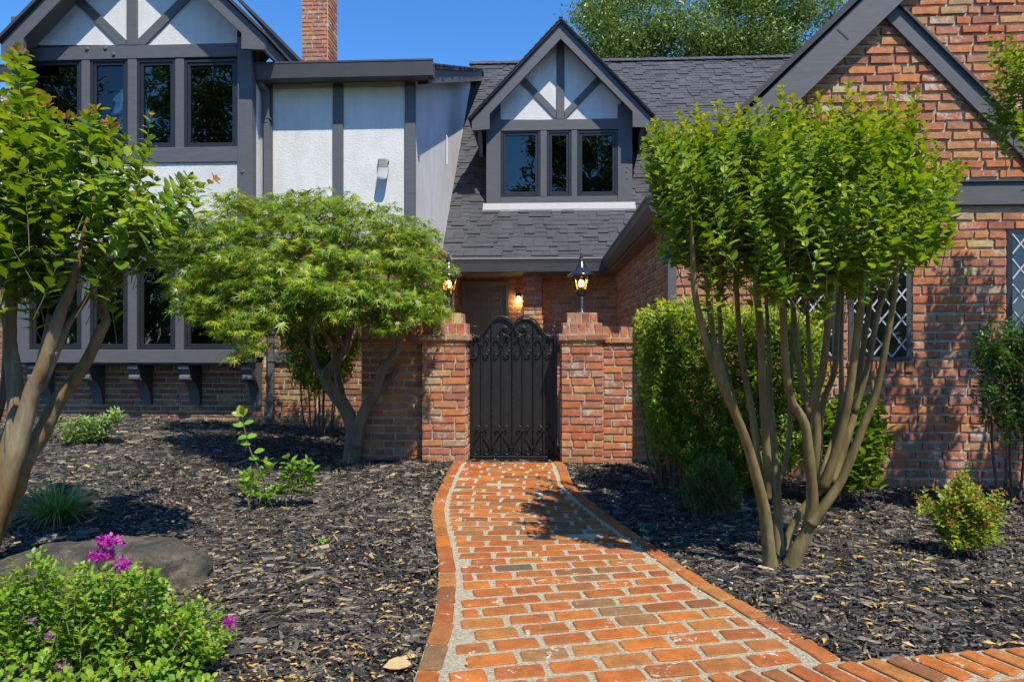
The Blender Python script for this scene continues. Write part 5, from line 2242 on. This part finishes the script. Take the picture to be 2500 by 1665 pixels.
# long shoot reaching right and the upright leader
shoot(lv, tw, rg, P(300, 600, YL_ - 0.2), P(522, 452, YL_ - 0.2) - P(300, 600, YL_ - 0.2), 0.62, 0.035, 0.075, 2, 0.3, 0.1, 1.0, 0.75)
shoot(lv, tw, rg, P(60, 420, YL_ - 0.1), P(44, 110, YL_ - 0.1) - P(60, 420, YL_ - 0.1), 0.7, 0.035, 0.07, 2, 0.2, 0.2, 1.0, 0.8)
shoot(lv, tw, rg, P(330, 500, YL_ - 0.1), P(375, 275, YL_ - 0.1) - P(330, 500, YL_ - 0.1), 0.52, 0.035, 0.07, 2, 0.2, 0.2, 1.0, 0.8)
lv.build('crown', 'oval', M['leaf_crape_red'], cl, 280)
tw.build('twigs', M['twig'], cl)['kind'] = 'stuff'

# ------------------------------------------------------------------ crape myrtle just outside the right edge, one branch in view
rg = random.Random(303)
bx_, by_ = 4.65, 5.05
ct_ = thing('crape_myrtle', 'crape myrtle branch with fresh yellow green leaves in front of the brick gable', 'tree', (bx_, by_, gz(bx_, by_)))
mb = MB()
for k in range(6):
    a = k * 1.05
    tipv = Vector((bx_ + 0.8 * math.cos(a), by_ + 0.8 * math.sin(a), 3.2 + 0.3 * math.sin(k)))
    q = smooth_path([(bx_ + 0.04 * math.cos(a), by_ + 0.04 * math.sin(a), -0.15), (bx_ + 0.14 * math.cos(a), by_ + 0.14 * math.sin(a), 0.8), (bx_ + 0.4 * math.cos(a), by_ + 0.4 * math.sin(a), 2.0), tuple(tipv)], 4)
    mb.tube(q, [0.045 - 0.033 * i / len(q) for i in range(len(q))], 8)
arm = smooth_path([(bx_ - 0.1, by_ - 0.1, 1.7), (4.1, 4.8, 2.3), tuple(P(2570, 330, 4.6)), tuple(P(2480, 180, 4.6))], 5)
mb.tube(arm, [0.02 - 0.014 * i / len(arm) for i in range(len(arm))], 7)
mb.build('trunk', M['bark_crape'], ct_, True)
lv, tw = Leaves(), MB()
POLY_T = [(2405, 175), (2425, 65), (2460, 60), (2600, 30), (2640, 420), (2500, 345), (2430, 300), (2405, 230)]
crown_shoots(lv, tw, rg, 110, POLY_T, 4.6, 0.35, (P(2600, 420, 4.6).x, 4.6, 1.8), 0.062, 0.03, 0.25, 0.5, 0.8, 0.4)
for _ in range(300):
    v = unit(rg)
    tip = Vector((bx_ + v.x * 0.95, by_ + v.y * 0.75, 3.35 + v.z * 1.0)) if rg.random() < 0.9 else Vector((bx_, by_, 3.4))
    q = proj(tip)
    if q and q[0] < 2560:
        continue
    d = Vector((v.x, v.y, 0.8)).normalized()
    shoot(lv, None, rg, tip - d * 0.5, d, 0.5, 0.045, 0.07, 2, 0.4, 0.4, 0.5)
lv.build('crown', 'oval', M['leaf_crape'], ct_, 120)
tw.build('twigs', M['twig'], ct_)['kind'] = 'stuff'

# ------------------------------------------------------------------ Japanese maple
rg = random.Random(304)
YM = 6.95
base = G(858, 1131, 0.0)
mp_ = thing('japanese_maple', 'Japanese maple with forked gnarled trunk and wide layered green crown', 'tree', tuple(base))


def c2(x, y):
    return 600 + 0.3061 * x, 720 + 0.3061 * y


MAPLE = [
    ([(845, 1380), (850, 1300), (858, 1150), (850, 1040), (780, 880), (700, 780), (640, 690), (655, 610), (730, 510), (800, 420), (830, 260), (800, 120)], 0.125, 0.022, 0, -0.2),
    ([(720, 560), (690, 420), (630, 310), (560, 180), (480, 60)], 0.032, 0.012, -0.1, -0.5),
    ([(640, 680), (560, 560), (530, 400), (510, 220), (420, 60)], 0.034, 0.012, 0.0, 0.5),
    ([(880, 1200), (900, 1050), (960, 900), (1040, 780), (1080, 620), (1160, 500), (1222, 420), (1205, 280), (1110, 180), (1040, 80)], 0.085, 0.016, -0.05, -0.3),
    ([(1050, 780), (1170, 650), (1245, 490), (1285, 360), (1360, 335), (1450, 200), (1500, 60)], 0.045, 0.012, 0.0, 0.3),
    ([(1085, 600), (1040, 440), (1000, 370), (980, 240)], 0.026, 0.012, -0.1, -0.5),
    ([(1205, 300), (1260, 180), (1240, 60), (1270, -60)], 0.024, 0.010, -0.2, 0.2),
    ([(790, 900), (740, 700), (730, 560), (790, 480), (860, 330), (900, 120)], 0.05, 0.016, 0.15, 0.6),
    ([(800, 430), (700, 300), (640, 160), (600, 20), (560, -150)], 0.026, 0.010, -0.15, -0.7),
    ([(830, 300), (860, 100), (820, -150), (780, -400)], 0.024, 0.008, -0.15, 0.0),
    ([(1110, 190), (1100, 0), (1150, -200), (1120, -350)], 0.02, 0.008, -0.2, 0.0),
    ([(560, 560), (420, 350), (200, 180), (0, 0)], 0.026, 0.009, 0.3, -0.2),
]
mb = MB()
for pts, r0, r1, d0, d1 in MAPLE:
    n = len(pts)
    q = []
    for i, (x, y) in enumerate(pts):
        t = i / (n - 1)
        X_, Y_ = c2(x, y)
        q.append((X_, Y_, YM + d0 + (d1 - d0) * t, r0 + (r1 - r0) * t ** 0.7))
    limb(mb, q, 4, 9, rg, 0.09)
mb.build('trunk', M['bark_maple'], mp_, True)
lv, tw = Leaves(), MB()
POLY_M = [(385, 560), (440, 520), (520, 455), (560, 435), (620, 470), (690, 455), (760, 480), (782, 437), (840, 475), (860, 455), (900, 500), (950, 470), (1000, 520), (1080, 510), (1075, 560), (1110, 620), (1125, 640), (1085, 690), (1110, 750), (1060, 790), (1000, 770), (960, 800), (900, 760), (820, 790), (760, 775), (700, 800), (640, 800), (610, 860), (560, 880), (545, 820), (480, 790), (440, 760), (380, 745), (400, 690), (375, 640)]
xs_ = [p[0] for p in POLY_M]
ys_ = [p[1] for p in POLY_M]
made = 0
ctr = P(760, 620, YM)
while made < 760:
    x, y = rg.uniform(min(xs_), max(xs_)), rg.uniform(min(ys_), max(ys_))
    if not in_poly(x, y, POLY_M):
        continue
    # depth: dome shaped crown, most sprays on its outer shell
    u = (x - 755) / 400.0
    half = 1.45 * math.sqrt(max(0.05, 1 - min(1, u * u)))
    Yv = YM + rg.choice((-1, -1, 1)) * half * rg.uniform(0.35, 1.0) * (0.35 + 0.65 * min(1, max(0, (y - 430) / 200.0)))
    tip = P(x, y, Yv)
    out = Vector((tip.x - ctr.x, (tip.y - ctr.y) * 1.1, 0))
    if out.length > 0.01:
        out.normalize()
    frac = (y - 430) / 400.0
    d = (out * 0.9 + Vector((0, 0, 0.45 - 0.75 * frac)) + unit(rg) * 0.3).normalized()
    L = rg.uniform(0.28, 0.5)
    p0 = tip - d * L
    n = int(L / 0.036)
    p = p0.copy()
    dd = d.copy()
    pts = [p.copy()]
    for i in range(n):
        dd = (dd + Vector((0, 0, -0.03)) + unit(rg) * 0.06).normalized()
        p = p + dd * 0.036
        pts.append(p.copy())
        sidev = dd.cross(Vector((0, 0, 1)))
        if sidev.length < 0.1:
            sidev = Vector((1, 0, 0))
        sidev.normalize()
        for sg in (-1, 1):
            off = sidev * sg * rg.uniform(0.02, 0.085) + Vector((0, 0, rg.uniform(-0.035, 0.02)))
            ld = (dd * 0.5 + sidev * sg * rg.uniform(0.3, 0.9) + Vector((0, 0, -0.35)) + unit(rg) * 0.3).normalized()
            nr = Vector((0, -0.3, 1)) + unit(rg) * 0.8
            tt = 0.8 if rg.random() < 0.04 else (0.35 * rg.random() if frac < 0.6 and rg.random() < 0.3 else 0)
            lv.add(p + off, ld, nr, rg.uniform(0.07, 0.115), tt)
    ld = (dd + Vector((0, 0, -0.3))).normalized()
    lv.add(p, ld, Vector((0, -0.2, 1)), 0.065, 0.1)
    tw.tube(pts[::3] if len(pts) > 6 else pts, 0.0025, 3, False)
    made += 1
lv.build('crown', 'star', M['leaf_maple'], mp_, 200)
tw.build('twigs', M['bark_dark'], mp_)['kind'] = 'stuff'


# ------------------------------------------------------------------ shrubs
def bush(name, label, cat, base, poly, Yc, Yr, n, size, shape, mat, tip=0.5, stems=None, lmin=0.15, lmax=0.35, step=0.028, seed=1, top_tint=None, bark='bark_dark', single=0, up=0.5, pairs=2, twig_r=0.002, group=None, spread=1.0):
    rg = random.Random(seed)
    t = thing(name, label, cat, tuple(base), group)
    lv, tw = Leaves(), MB()
    xs_ = [p[0] for p in poly]
    ys_ = [p[1] for p in poly]
    y0, y1 = min(ys_), max(ys_)
    xm = (min(xs_) + max(xs_)) / 2
    made = 0
    cx_ = P(xm, (y0 + y1) / 2, Yc)
    while made < n:
        x, y = rg.uniform(min(xs_), max(xs_)), rg.uniform(y0, y1)
        if not in_poly(x, y, poly):
            continue
        Yv = Yc + rg.uniform(-Yr, Yr) * (0.75 + 0.25 * (y - y0) / (y1 - y0))
        if rg.random() < 0.5:
            Yv = Yc - Yr * rg.uniform(0.6, 1.0)
        if y > CY + 20:
            Yv = min(Yv, G(x, y, 0.05).y)
        tip_ = P(x, y, Yv)
        d = Vector(((tip_.x - cx_.x) * 0.6 * spread, (tip_.y - cx_.y) * 0.8 * spread, 0.75)) + unit(rg) * 0.5
        d.normalize()
        L = rg.uniform(lmin, lmax) * (1.5 if rg.random() < 0.08 else 1.0)
        if rg.random() < 0.08:
            tip_ = tip_ + d * rg.uniform(0.03, 0.12)
        if tip_.z - d.z * L < 0.03:
            L = max(0.05, (tip_.z - 0.03) / max(0.2, d.z))
        fr = (y - y0) / (y1 - y0)
        tt = tip
        if top_tint is not None:
            tt = top_tint if fr < 0.2 else tip
        shoot(lv, tw, rg, tip_ - d * L, d, L, step, size, pairs, 0.4, up, tt, 0.45 if top_tint is not None and fr < 0.2 else 0.72, twig_r=twig_r)
        made += 1
    lv.build('foliage', shape, mat, t, single)
    tw.build('twigs', M[bark], t)['kind'] = 'stuff'
    if stems:
        mb = MB()
        for (x0, y0_, x1, y1_, r) in stems:
            yy0 = G(x0, y0_, 0).y
            p0 = P(x0, y0_ + 8, Yc)
            p1 = P(x1, y1_, Yc + rg.uniform(-0.2, 0.2) * Yr * 2)
            mid = (p0 + p1) / 2 + Vector((rg.uniform(-0.04, 0.04), rg.uniform(-0.04, 0.04), 0))
            p0.z = min(p0.z, -0.03)
            q = smooth_path([tuple(p0), tuple(mid), tuple(p1)], 4)
            mb.tube(q, [r * (1 - 0.5 * i / len(q)) for i in range(len(q))], 7)
        mb.build('stems', M[bark], t, True)
    return t


HY = 5.75
hpoly = [(1545, 800), (1560, 750), (1600, 735), (1650, 728), (1700, 725), (1760, 735), (1850, 740), (1930, 750), (2000, 755), (2018, 800), (2020, 900), (2000, 1000), (1960, 1100), (1900, 1150), (1750, 1160), (1640, 1110), (1580, 1040), (1550, 960), (1540, 880)]
bush('nandina_hedge', 'tall clipped hedge with yellow green top growing against the courtyard wall', 'hedge', G(1750, 1190), hpoly, HY, 0.5, 1500, 0.078, 'lance', M['leaf_hedge'], 0.25,
     [(1600 + 14 * k + (k % 3) * 5, 1180 - (k % 4) * 6, 1570 + 30 * k, 1000 - (k % 5) * 30, 0.012) for k in range(12)] + [(1618, 1180, 1560, 960, 0.014), (1630, 1175, 1590, 930, 0.012)], 0.16, 0.34, 0.026, 401, 0.95, single=150)
bush('broadleaf_shrub', 'broad leaved green shrub under the diamond paned window', 'shrub', G(2080, 1190), [(1990, 1000), (2030, 955), (2100, 950), (2150, 975), (2165, 1050), (2160, 1120), (2110, 1180), (2030, 1190), (1980, 1120)], 5.6, 0.3, 170, 0.10, 'oval', M['leaf_hedge'], 0.2,
     [(2060, 1190, 2030, 1080, 0.01), (2080, 1190, 2100, 1060, 0.01), (2100, 1190, 2140, 1080, 0.01)], 0.18, 0.35, 0.045, 402, single=60)
bush('low_shrub', 'low grey green shrub standing in the shade before the hedge', 'shrub', G(1755, 1262), [(1660, 1180), (1690, 1120), (1760, 1095), (1800, 1130), (1812, 1190), (1790, 1240), (1720, 1245), (1680, 1220)], 4.85, 0.16, 160, 0.035, 'round', M['leaf_dark'], 0.3,
     [(1735 + 9 * k, 1262, 1690 + 22 * k, 1150, 0.006) for k in range(6)], 0.12, 0.25, 0.022, 403)
bush('shaded_shrub', 'tall dark leaved shrub beside the right hand leaded window', 'shrub', G(2450, 1190), [(2375, 820), (2400, 785), (2470, 775), (2620, 770), (2640, 1000), (2500, 1060), (2440, 1010), (2410, 960), (2390, 900)], 5.5, 0.35, 480, 0.07, 'lance', M['leaf_dark'], 0.1,
     [(2440 + 16 * k, 1195, 2420 + 26 * k, 1000, 0.012) for k in range(6)], 0.18, 0.35, 0.03, 404)
bush('golden_shrub', 'small shrub with bronze pink shoot tips in the right hand mulch bed', 'shrub', G(2350, 1345), [(2230, 1215), (2260, 1210), (2300, 1220), (2340, 1160), (2362, 1130), (2380, 1170), (2420, 1215), (2485, 1190), (2470, 1230), (2440, 1260), (2400, 1320), (2350, 1340), (2300, 1320), (2275, 1260)], 4.15, 0.18, 200, 0.034, 'round', M['leaf_gold'], 0.95,
     [(2340 + 5 * k, 1345, 2290 + 25 * k, 1240, 0.005) for k in range(5)], 0.14, 0.32, 0.018, 405, single=60, spread=4.0)
bush('sage_shrub', 'pale green soft leaved shrub on the mulch below the bay window', 'shrub', G(195, 1080), [(140, 1050), (165, 1010), (220, 1020), (250, 1015), (285, 995), (295, 1010), (270, 1040), (240, 1060), (190, 1075), (150, 1072)], 7.3, 0.22, 130, 0.085, 'lance', M['leaf_sage'], 0.2, None, 0.12, 0.24, 0.035, 406, single=60, spread=1.6)
bush('young_shrub', 'young shrub with sparse glossy leaves and a tall leggy shoot', 'shrub', G(665, 1245), [(575, 1200), (600, 1150), (640, 1105), (690, 1120), (735, 1095), (772, 1120), (760, 1170), (750, 1220), (680, 1235), (600, 1235)], 5.0, 0.14, 42, 0.085, 'oval', M['leaf_bright'], 0.25,
     [(650, 1245, 620, 1150, 0.006), (680, 1245, 700, 1140, 0.006), (700, 1245, 745, 1140, 0.006)], 0.1, 0.26, 0.05, 407, single=120, bark='twig')
t = bpy.data.objects['young_shrub']
rg = random.Random(408)
lv, tw = Leaves(), MB()
q = [tuple(P(x, y, 5.0)) for x, y in ((650, 1240), (640, 1160), (615, 1110), (600, 1060), (592, 1020))]
tw.tube(smooth_path(q, 4), [0.006 - 0.0002 * i for i in range(17)], 5)
for (x, y, dx, dz) in ((632, 1120, -1, .2), (620, 1105, 1, .4), (612, 1085, -1, .3), (606, 1065, -1, -.1), (600, 1068, 1, .3), (597, 1040, -1, .3), (595, 1035, 1, .4), (592, 1018, -.3, 1), (592, 1018, .4, 1), (590, 1015, -1, .5), (593, 1012, 0.1, 1.2)):
    lv.add(P(x, y, 5.0), (dx, rg.uniform(-.6, .2), dz), (0, -0.7, 0.7), rg.uniform(0.075, 0.1), 0.3 if dz > .9 else 0)
lv.build('leggy_shoot', 'oval', M['leaf_bright'], t)
tw.build('leggy_stem', M['twig'], t)
bush('nandina_clump', 'leafy clump on bare upright canes behind the maple trunk', 'shrub', G(770, 1060), [(690, 790), (720, 770), (800, 760), (880, 780), (880, 840), (850, 900), (800, 940), (740, 930), (700, 880), (680, 830)], 8.3, 0.35, 700, 0.08, 'lance', M['leaf_hedge'], 0.3,
     [(752 + 7 * k, 1062 - (k % 3) * 4, 735 + 11 * k, 900, 0.012) for k in range(9)], 0.16, 0.34, 0.03, 409)
bush('weed_seedling', 'tiny green seedling in the mulch left of the path', 'plant', G(790, 1325), [(780, 1312), (800, 1312), (800, 1324), (782, 1324)], 4.22, 0.02, 3, 0.03, 'round', M['leaf_bright'], 0.0, None, 0.03, 0.05, 0.015, 410)

# grass clump
rg = random.Random(420)
gb = G(140, 1270)
gt = thing('grass_clump', 'clump of arching ornamental grass beside the left tree trunk', 'grass', tuple(gb))
V, T, tint = [], [], []
for i in range(420):
    a = rg.uniform(0, 6.283)
    r0 = rg.uniform(0, 0.09)
    L = rg.uniform(0.22, 0.48)
    lean = rg.uniform(0.15, 1.0)
    w = rg.uniform(0.003, 0.0055)
    p = Vector((gb.x + r0 * math.cos(a), gb.y + r0 * math.sin(a), 0.0))
    d = Vector((math.cos(a) * lean, math.sin(a) * lean, 1.0)).normalized()
    side = Vector((-math.sin(a), math.cos(a), 0))
    b = len(V)
    ns = 6
    for k in range(ns + 1):
        t_ = k / ns
        ww = w * (1 - t_ ** 2) + 0.0004
        V += [tuple(p - side * ww), tuple(p + side * ww)]
        d = (d + Vector((math.cos(a) * 0.16, math.sin(a) * 0.16, -0.24 * lean - 0.05)) * (0.5 + t_)).normalized()
        p = p + d * L / ns
        if p.z < 0.015:
            p.z = 0.015
    for k in range(ns):
        q = b + 2 * k
        T += [(q, q + 1, q + 3), (q, q + 3, q + 2)]
np_obj('blades', np_mesh('blades', V, T, M['grass']), gt, 'stuff')

# rose bush with purple flowers
rose = bush('rose_bush', 'low rose bush with small purple flowers in front of the boulder', 'shrub', G(220, 1640), [(-120, 1400), (0, 1400), (60, 1360), (110, 1330), (150, 1390), (200, 1370), (260, 1390), (330, 1370), (380, 1400), (430, 1440), (480, 1460), (540, 1510), (560, 1560), (540, 1600), (500, 1640), (460, 1720), (-120, 1760)], 2.72, 0.32, 800, 0.038, 'round', M['leaf_rose'], 0.3, None, 0.1, 0.24, 0.02, 430, single=250, up=0.5, bark='twig')
rg = random.Random(431)


def flower(parent, px, py, Y, r, mat, n=110):
    r *= 1.2
    c = P(px, py, Y)
    lv = Leaves()
    for i in range(n):
        v = unit(rg)
        v.z = abs(v.z) * 0.9 - 0.15
        v.y -= 0.2
        v.normalize()
        k = rg.choice((0.35, 0.6, 0.85))
        lv.add(c + v * r * k, (v + unit(rg) * 0.9 + Vector((0, 0, 0.3))).normalized(), v + unit(rg) * 0.3, r * rg.uniform(0.35, 0.55), 0.8 if rg.random() < 0.06 else 0)
    o = lv.build('flower', 'round', mat, parent)
    del o['kind']
    mb = MB()
    mb.tube([c, c + Vector((rg.uniform(-.03, .03), 0.05, -0.13))], 0.002, 4)
    mb.build('flower_stalk', M['twig'], o)


for (x, y, r) in ((272, 1328, 0.036), (252, 1324, 0.024), (254, 1362, 0.036), (230, 1358, 0.022), (297, 1382, 0.03), (318, 1399, 0.032), (337, 1459, 0.026), (558, 1520, 0.022), (562, 1535, 0.02)):
    flower(rose, x, y, 2.62, r, M['petal'])
for (x, y, r) in ((80, 1518, 0.014), (62, 1638, 0.018), (140, 1632, 0.022), (140, 1652, 0.022), (166, 1640, 0.022), (126, 1555, 0.018), (356, 1480, 0.016)):
    flower(rose, x, y, 2.42, r, M['petal_old'], 60)

# boulder
rg = random.Random(440)
bc = G(190, 1440)
bc.y += 0.12
mb = MB()
nu, nv = 72, 30
import mathutils
for j in range(nv + 1):
    ph = math.pi / 2 * j / nv
    for i in range(nu):
        th = 2 * math.pi * i / nu
        ce = lambda v, e: math.copysign(abs(v) ** e, v)
        x = ce(math.cos(th), 0.75) * ce(math.cos(ph), 0.7)
        y = ce(math.sin(th), 0.75) * ce(math.cos(ph), 0.7)
        z = ce(math.sin(ph), 0.8)
        v = Vector((x, y, z))
        f = 1 + 0.13 * mathutils.noise.noise(v * 1.7 + Vector((3, 1, 2))) + 0.06 * mathutils.noise.noise(v * 5) + 0.025 * mathutils.noise.noise(v * 14)
        mb.v.append((bc.x + x * f * 0.63, bc.y + y * f * 0.30, -0.05 + z * f * 0.25 * (1 + 0.18 * x)))
for j in range(nv):
    for i in range(nu):
        i2 = (i + 1) % nu
        mb.f.append((j * nu + i, j * nu + i2, (j + 1) * nu + i2, (j + 1) * nu + i))
o = mb.build('boulder', M['rock'], None, True)
tag(o, 'long low tan boulder half buried in mulch behind the rose bush', 'rock')

# ================================================================== MULCH CHIPS AND FALLEN LEAVES
rn = np.random.RandomState(5)


def blocked(x, y):
    if y < LG[0].y + 0.02 and edge_x(LG, y) - 0.004 < x < edge_x(RG, y) + 0.004:
        return True
    if y < walk_y(x) + 0.005 and x > 0.0:
        return True
    if y > YPF + 0.12 and x > XA(882, YLW_):
        return True
    if y > YR - 0.02 and x > XWR - 0.03:
        return True
    return False


pos = []
N_TRY = 135000
u = rn.rand(N_TRY)
Yv = 2.2 + (9.15 - 2.2) * u
Xu = rn.rand(N_TRY)
Xv = (-1400 + 2640 * Xu) / 1600 * Yv
for x, y in zip(Xv, Yv):
    if not blocked(x, y):
        pos.append((x, y))
pos = np.array(pos)
N = len(pos)
z = np.array([gz(x, y) for x, y in pos]) + rn.rand(N) * 0.022
L = rn.gamma(4.0, 0.0115, N) + 0.012
L = np.clip(L, 0.015, 0.13) * (0.55 + 0.085 * pos[:, 1])
Wd = L * (0.10 + 0.16 * rn.rand(N)) + 0.003
Hh = Wd * (0.35 + 0.4 * rn.rand(N))
yaw = 0.9 * np.sin(pos[:, 0] * 2.3 + np.cos(pos[:, 1] * 3.1)) + rn.randn(N) * 0.8
pit = rn.randn(N) * 0.16
ux = np.stack([np.cos(yaw) * np.cos(pit), np.sin(yaw) * np.cos(pit), np.sin(pit)], 1)
rol = rn.randn(N) * 0.35
vy0 = np.stack([-np.sin(yaw), np.cos(yaw), np.zeros(N)], 1)
wz0 = np.cross(ux, vy0)
vy = vy0 * np.cos(rol)[:, None] + wz0 * np.sin(rol)[:, None]
wz = np.cross(ux, vy)
tpl = np.array([(-.5, -.35, 0), (-.5, .3, 0), (-.44, 0.05, 1), (.5, -.28, 0), (.5, .38, 0), (.42, -.05, .8)])
tri = np.array([(0, 2, 1), (3, 4, 5), (0, 3, 5), (0, 5, 2), (1, 2, 5), (1, 5, 4), (0, 1, 4), (0, 4, 3)])
jit = 1 + 0.35 * rn.randn(N, 6, 1) * np.array([0.4, 1, 1])
tp = tpl[None] * jit
C = np.concatenate([pos, z[:, None]], 1)
W = C[:, None] + tp[:, :, 0:1] * (ux * L[:, None])[:, None] + tp[:, :, 1:2] * (vy * Wd[:, None])[:, None] + tp[:, :, 2:3] * (wz * Hh[:, None])[:, None]
TT = (tri[None] + (np.arange(N) * 6)[:, None, None]).reshape(-1, 3)
mo = np_obj('mulch_chips', np_mesh('mulch_chips', W.reshape(-1, 3), TT, M['chip']))
tag(mo, 'dark shredded bark mulch covering the planting beds', 'mulch', kind='stuff')

rg = random.Random(500)
lv = Leaves()
cnt = 0
while cnt < 3400:
    y = 2.2 + 6.3 * rg.random() ** 1.3
    x = (-1350 + 2550 * rg.random()) / 1600 * y
    if blocked(x, y):
        continue
    near = min(abs(x - 1.9), abs(x + 0.7), abs(x + 1.6))
    clump = mathutils.noise.noise(Vector((x * 1.9, y * 1.9, 0.3)))
    if rg.random() > math.exp(-near * 0.9) * (0.45 + 2.2 * max(0, clump)):
        continue
    a = rg.uniform(0, 6.28)
    lv.add((x, y, gz(x, y) + 0.024 + rg.random() * 0.012), (math.cos(a), math.sin(a), rg.uniform(-.1, .3)), (rg.uniform(-.5, .5), rg.uniform(-.5, .5), 1), rg.choice((0.012, 0.015, 0.02, 0.022, 0.028, 0.04, 0.055 if x > 0.8 else 0.03)), 0)
    cnt += 1
o = lv.build('fallen_leaves', 'slim', M['dry_leaf'], None)
tag(o, 'scattered dry yellow leaves and twigs on the mulch', 'fallen leaves', kind='stuff')
lv = Leaves()
for _ in range(70):
    y = 2.4 + 4.4 * rg.random()
    a, b = edge_x(LG, y), edge_x(RG, y)
    x = a + (b - a) * (rg.random() ** 3 if rg.random() < 0.6 else 1 - rg.random() ** 3)
    if y < walk_y(x):
        continue
    a = rg.uniform(0, 6.28)
    lv.add((x, y, PZ + 0.01), (math.cos(a), math.sin(a), 0.1), (rg.uniform(-.3, .3), rg.uniform(-.3, .3), 1), rg.choice((0.01, 0.014, 0.02, 0.03)), 0)
o = lv.build('path_litter', 'slim', M['dry_leaf'], None)
tag(o, 'a few dry leaf bits strewn along the brick path', 'leaf litter', kind='stuff')
lv = Leaves()
c = G(955, 1625, 0.03)
lv.add(c - Vector((0.03, 0.01, 0)), (1, 0.25, 0.15), (-0.2, -0.35, 1), 0.11, 0)
o = lv.build('fallen_leaf', 'oval', M['dry_leaf'], None)
del o['kind']
tag(o, 'large curled yellow leaf on the mulch beside the path edge', 'leaf')


# ================================================================== BACKGROUND TREES
def big_tree(label, base, blobs, n_clump, per, size, seed, trunk_r=0.3, group=None):
    rg = random.Random(seed)
    rn = np.random.RandomState(seed)
    t = thing('tree', label, 'tree', base, group)
    base = Vector(base)
    mb = MB()
    cs = [(Vector(b[:3]), Vector(b[3:6])) for b in blobs]
    topc = max(c.z for c, r in cs)
    tr = smooth_path([tuple(base - Vector((0, 0, 0.3))), tuple(base + Vector((0.2, 0, 0.4 * topc))), tuple(base + Vector((-0.1, 0.2, 0.85 * topc)))], 5)
    mb.tube(tr, [trunk_r * (1 - 0.75 * i / len(tr)) for i in range(len(tr))], 9)
    clumps = []
    for c, r in cs:
        st_ = Vector(tr[int(len(tr) * 0.55)])
        q = smooth_path([tuple(st_), tuple((st_ + c) / 2 + Vector((0, 0, 0.5))), tuple(c)], 4)
        mb.tube(q, [0.12 * (1 - 0.7 * i / len(q)) for i in range(len(q))], 6)
        for k in range(5):
            v = unit(rg)
            e = c + Vector((v.x * r.x, v.y * r.y, v.z * r.z)) * 0.9
            q = smooth_path([tuple(c), tuple((c + e) / 2 + unit(rg) * 0.3), tuple(e)], 3)
            mb.tube(q, [0.05 * (1 - 0.8 * i / len(q)) for i in range(len(q))], 5)
        for k in range(n_clump):
            v = unit(rg) * rg.uniform(0.55, 1.0)
            clumps.append(c + Vector((v.x * r.x, v.y * r.y, v.z * r.z)))
    mb.build('trunk', M['bark_dark'], t, True)
    CC = np.array([tuple(c) for c in clumps])
    N = len(CC) * per
    p = np.repeat(CC, per, 0) + rn.randn(N, 3) * np.array([0.34, 0.34, 0.24])
    d = rn.randn(N, 3) + np.array([0, 0, -0.2])
    n = rn.randn(N, 3) * 0.8 + np.array([0, -0.2, 0.8])
    lv = Leaves()
    lv.p, lv.d, lv.n = p, d, n
    lv.s = size * (0.7 + 0.6 * rn.rand(N))
    lv.t = np.zeros(N)
    lv.build('crown', 'slim', M['leaf_tree'], t)
    return t


def blob(px, py, Y, rx, ry, rzv):
    c = P(px, py, Y)
    s = Y / F
    return (c.x, c.y, c.z, rx * s, ry * s, rzv * s)


g_ = 'tall trees behind the house'
big_tree('tall evergreen tree rising behind the roof next to the dormer', (4.3 - 2.0, 24, 0), [blob(1540, 60, 23, 120, 100, 90), blob(1480, 10, 24, 70, 80, 60), blob(1640, 110, 23, 80, 90, 60), blob(1500, 130, 23, 80, 80, 50), blob(1590, -60, 24, 90, 90, 60)], 34, 150, 0.15, 601, group=g_)
big_tree('spreading evergreen tree behind the roof beside the brick gable', (7.0, 25, 0), [blob(1780, 60, 24, 100, 100, 80), blob(1880, 40, 24, 110, 100, 90), blob(1760, 130, 24, 90, 90, 50), blob(1960, 0, 24, 110, 100, 80), blob(1850, -60, 25, 120, 100, 70), blob(1870, 130, 24, 90, 90, 50)], 34, 150, 0.15, 602, group=g_)
# trees across the street: they only show as reflections in the window panes
g2_ = 'trees across the street'
LBL = ['broad street tree mirrored in the outer upper bay panes', 'tall street tree mirrored in the upper bay pane by the downspout', 'tall street tree mirrored in the dormer panes', 'leaning street tree mirrored in the leaded panes of the wing', 'small street tree mirrored in the lower bay panes']
for k, (x, y, h) in enumerate(((-28, -15, 17.0), (-19.0, -18, 18.5), (2.0, -19, 17.5), (14.0, -18, 15.5), (-23.5, -12, 12.0))):
    big_tree(LBL[k], (x, y, 0), [(x, y, h * 0.62, 4.6, 2.4, h * 0.2), (x - 2.8, y, h * 0.45, 3.6, 2.0, h * 0.25), (x + 2.9, y, h * 0.5, 3.6, 2.0, h * 0.28), (x + 0.3, y, h * 0.85, 4.2, 2.0, h * 0.13), (x, y + .5, h * 0.25, 3.4, 1.5, h * 0.16), (x - 2.5, y + 1, 2.0, 3.0, 1.2, 2.2), (x + 2.5, y + 1, 2.0, 3.0, 1.2, 2.2)], 66, 60, 0.42, 610 + k, group=g2_)
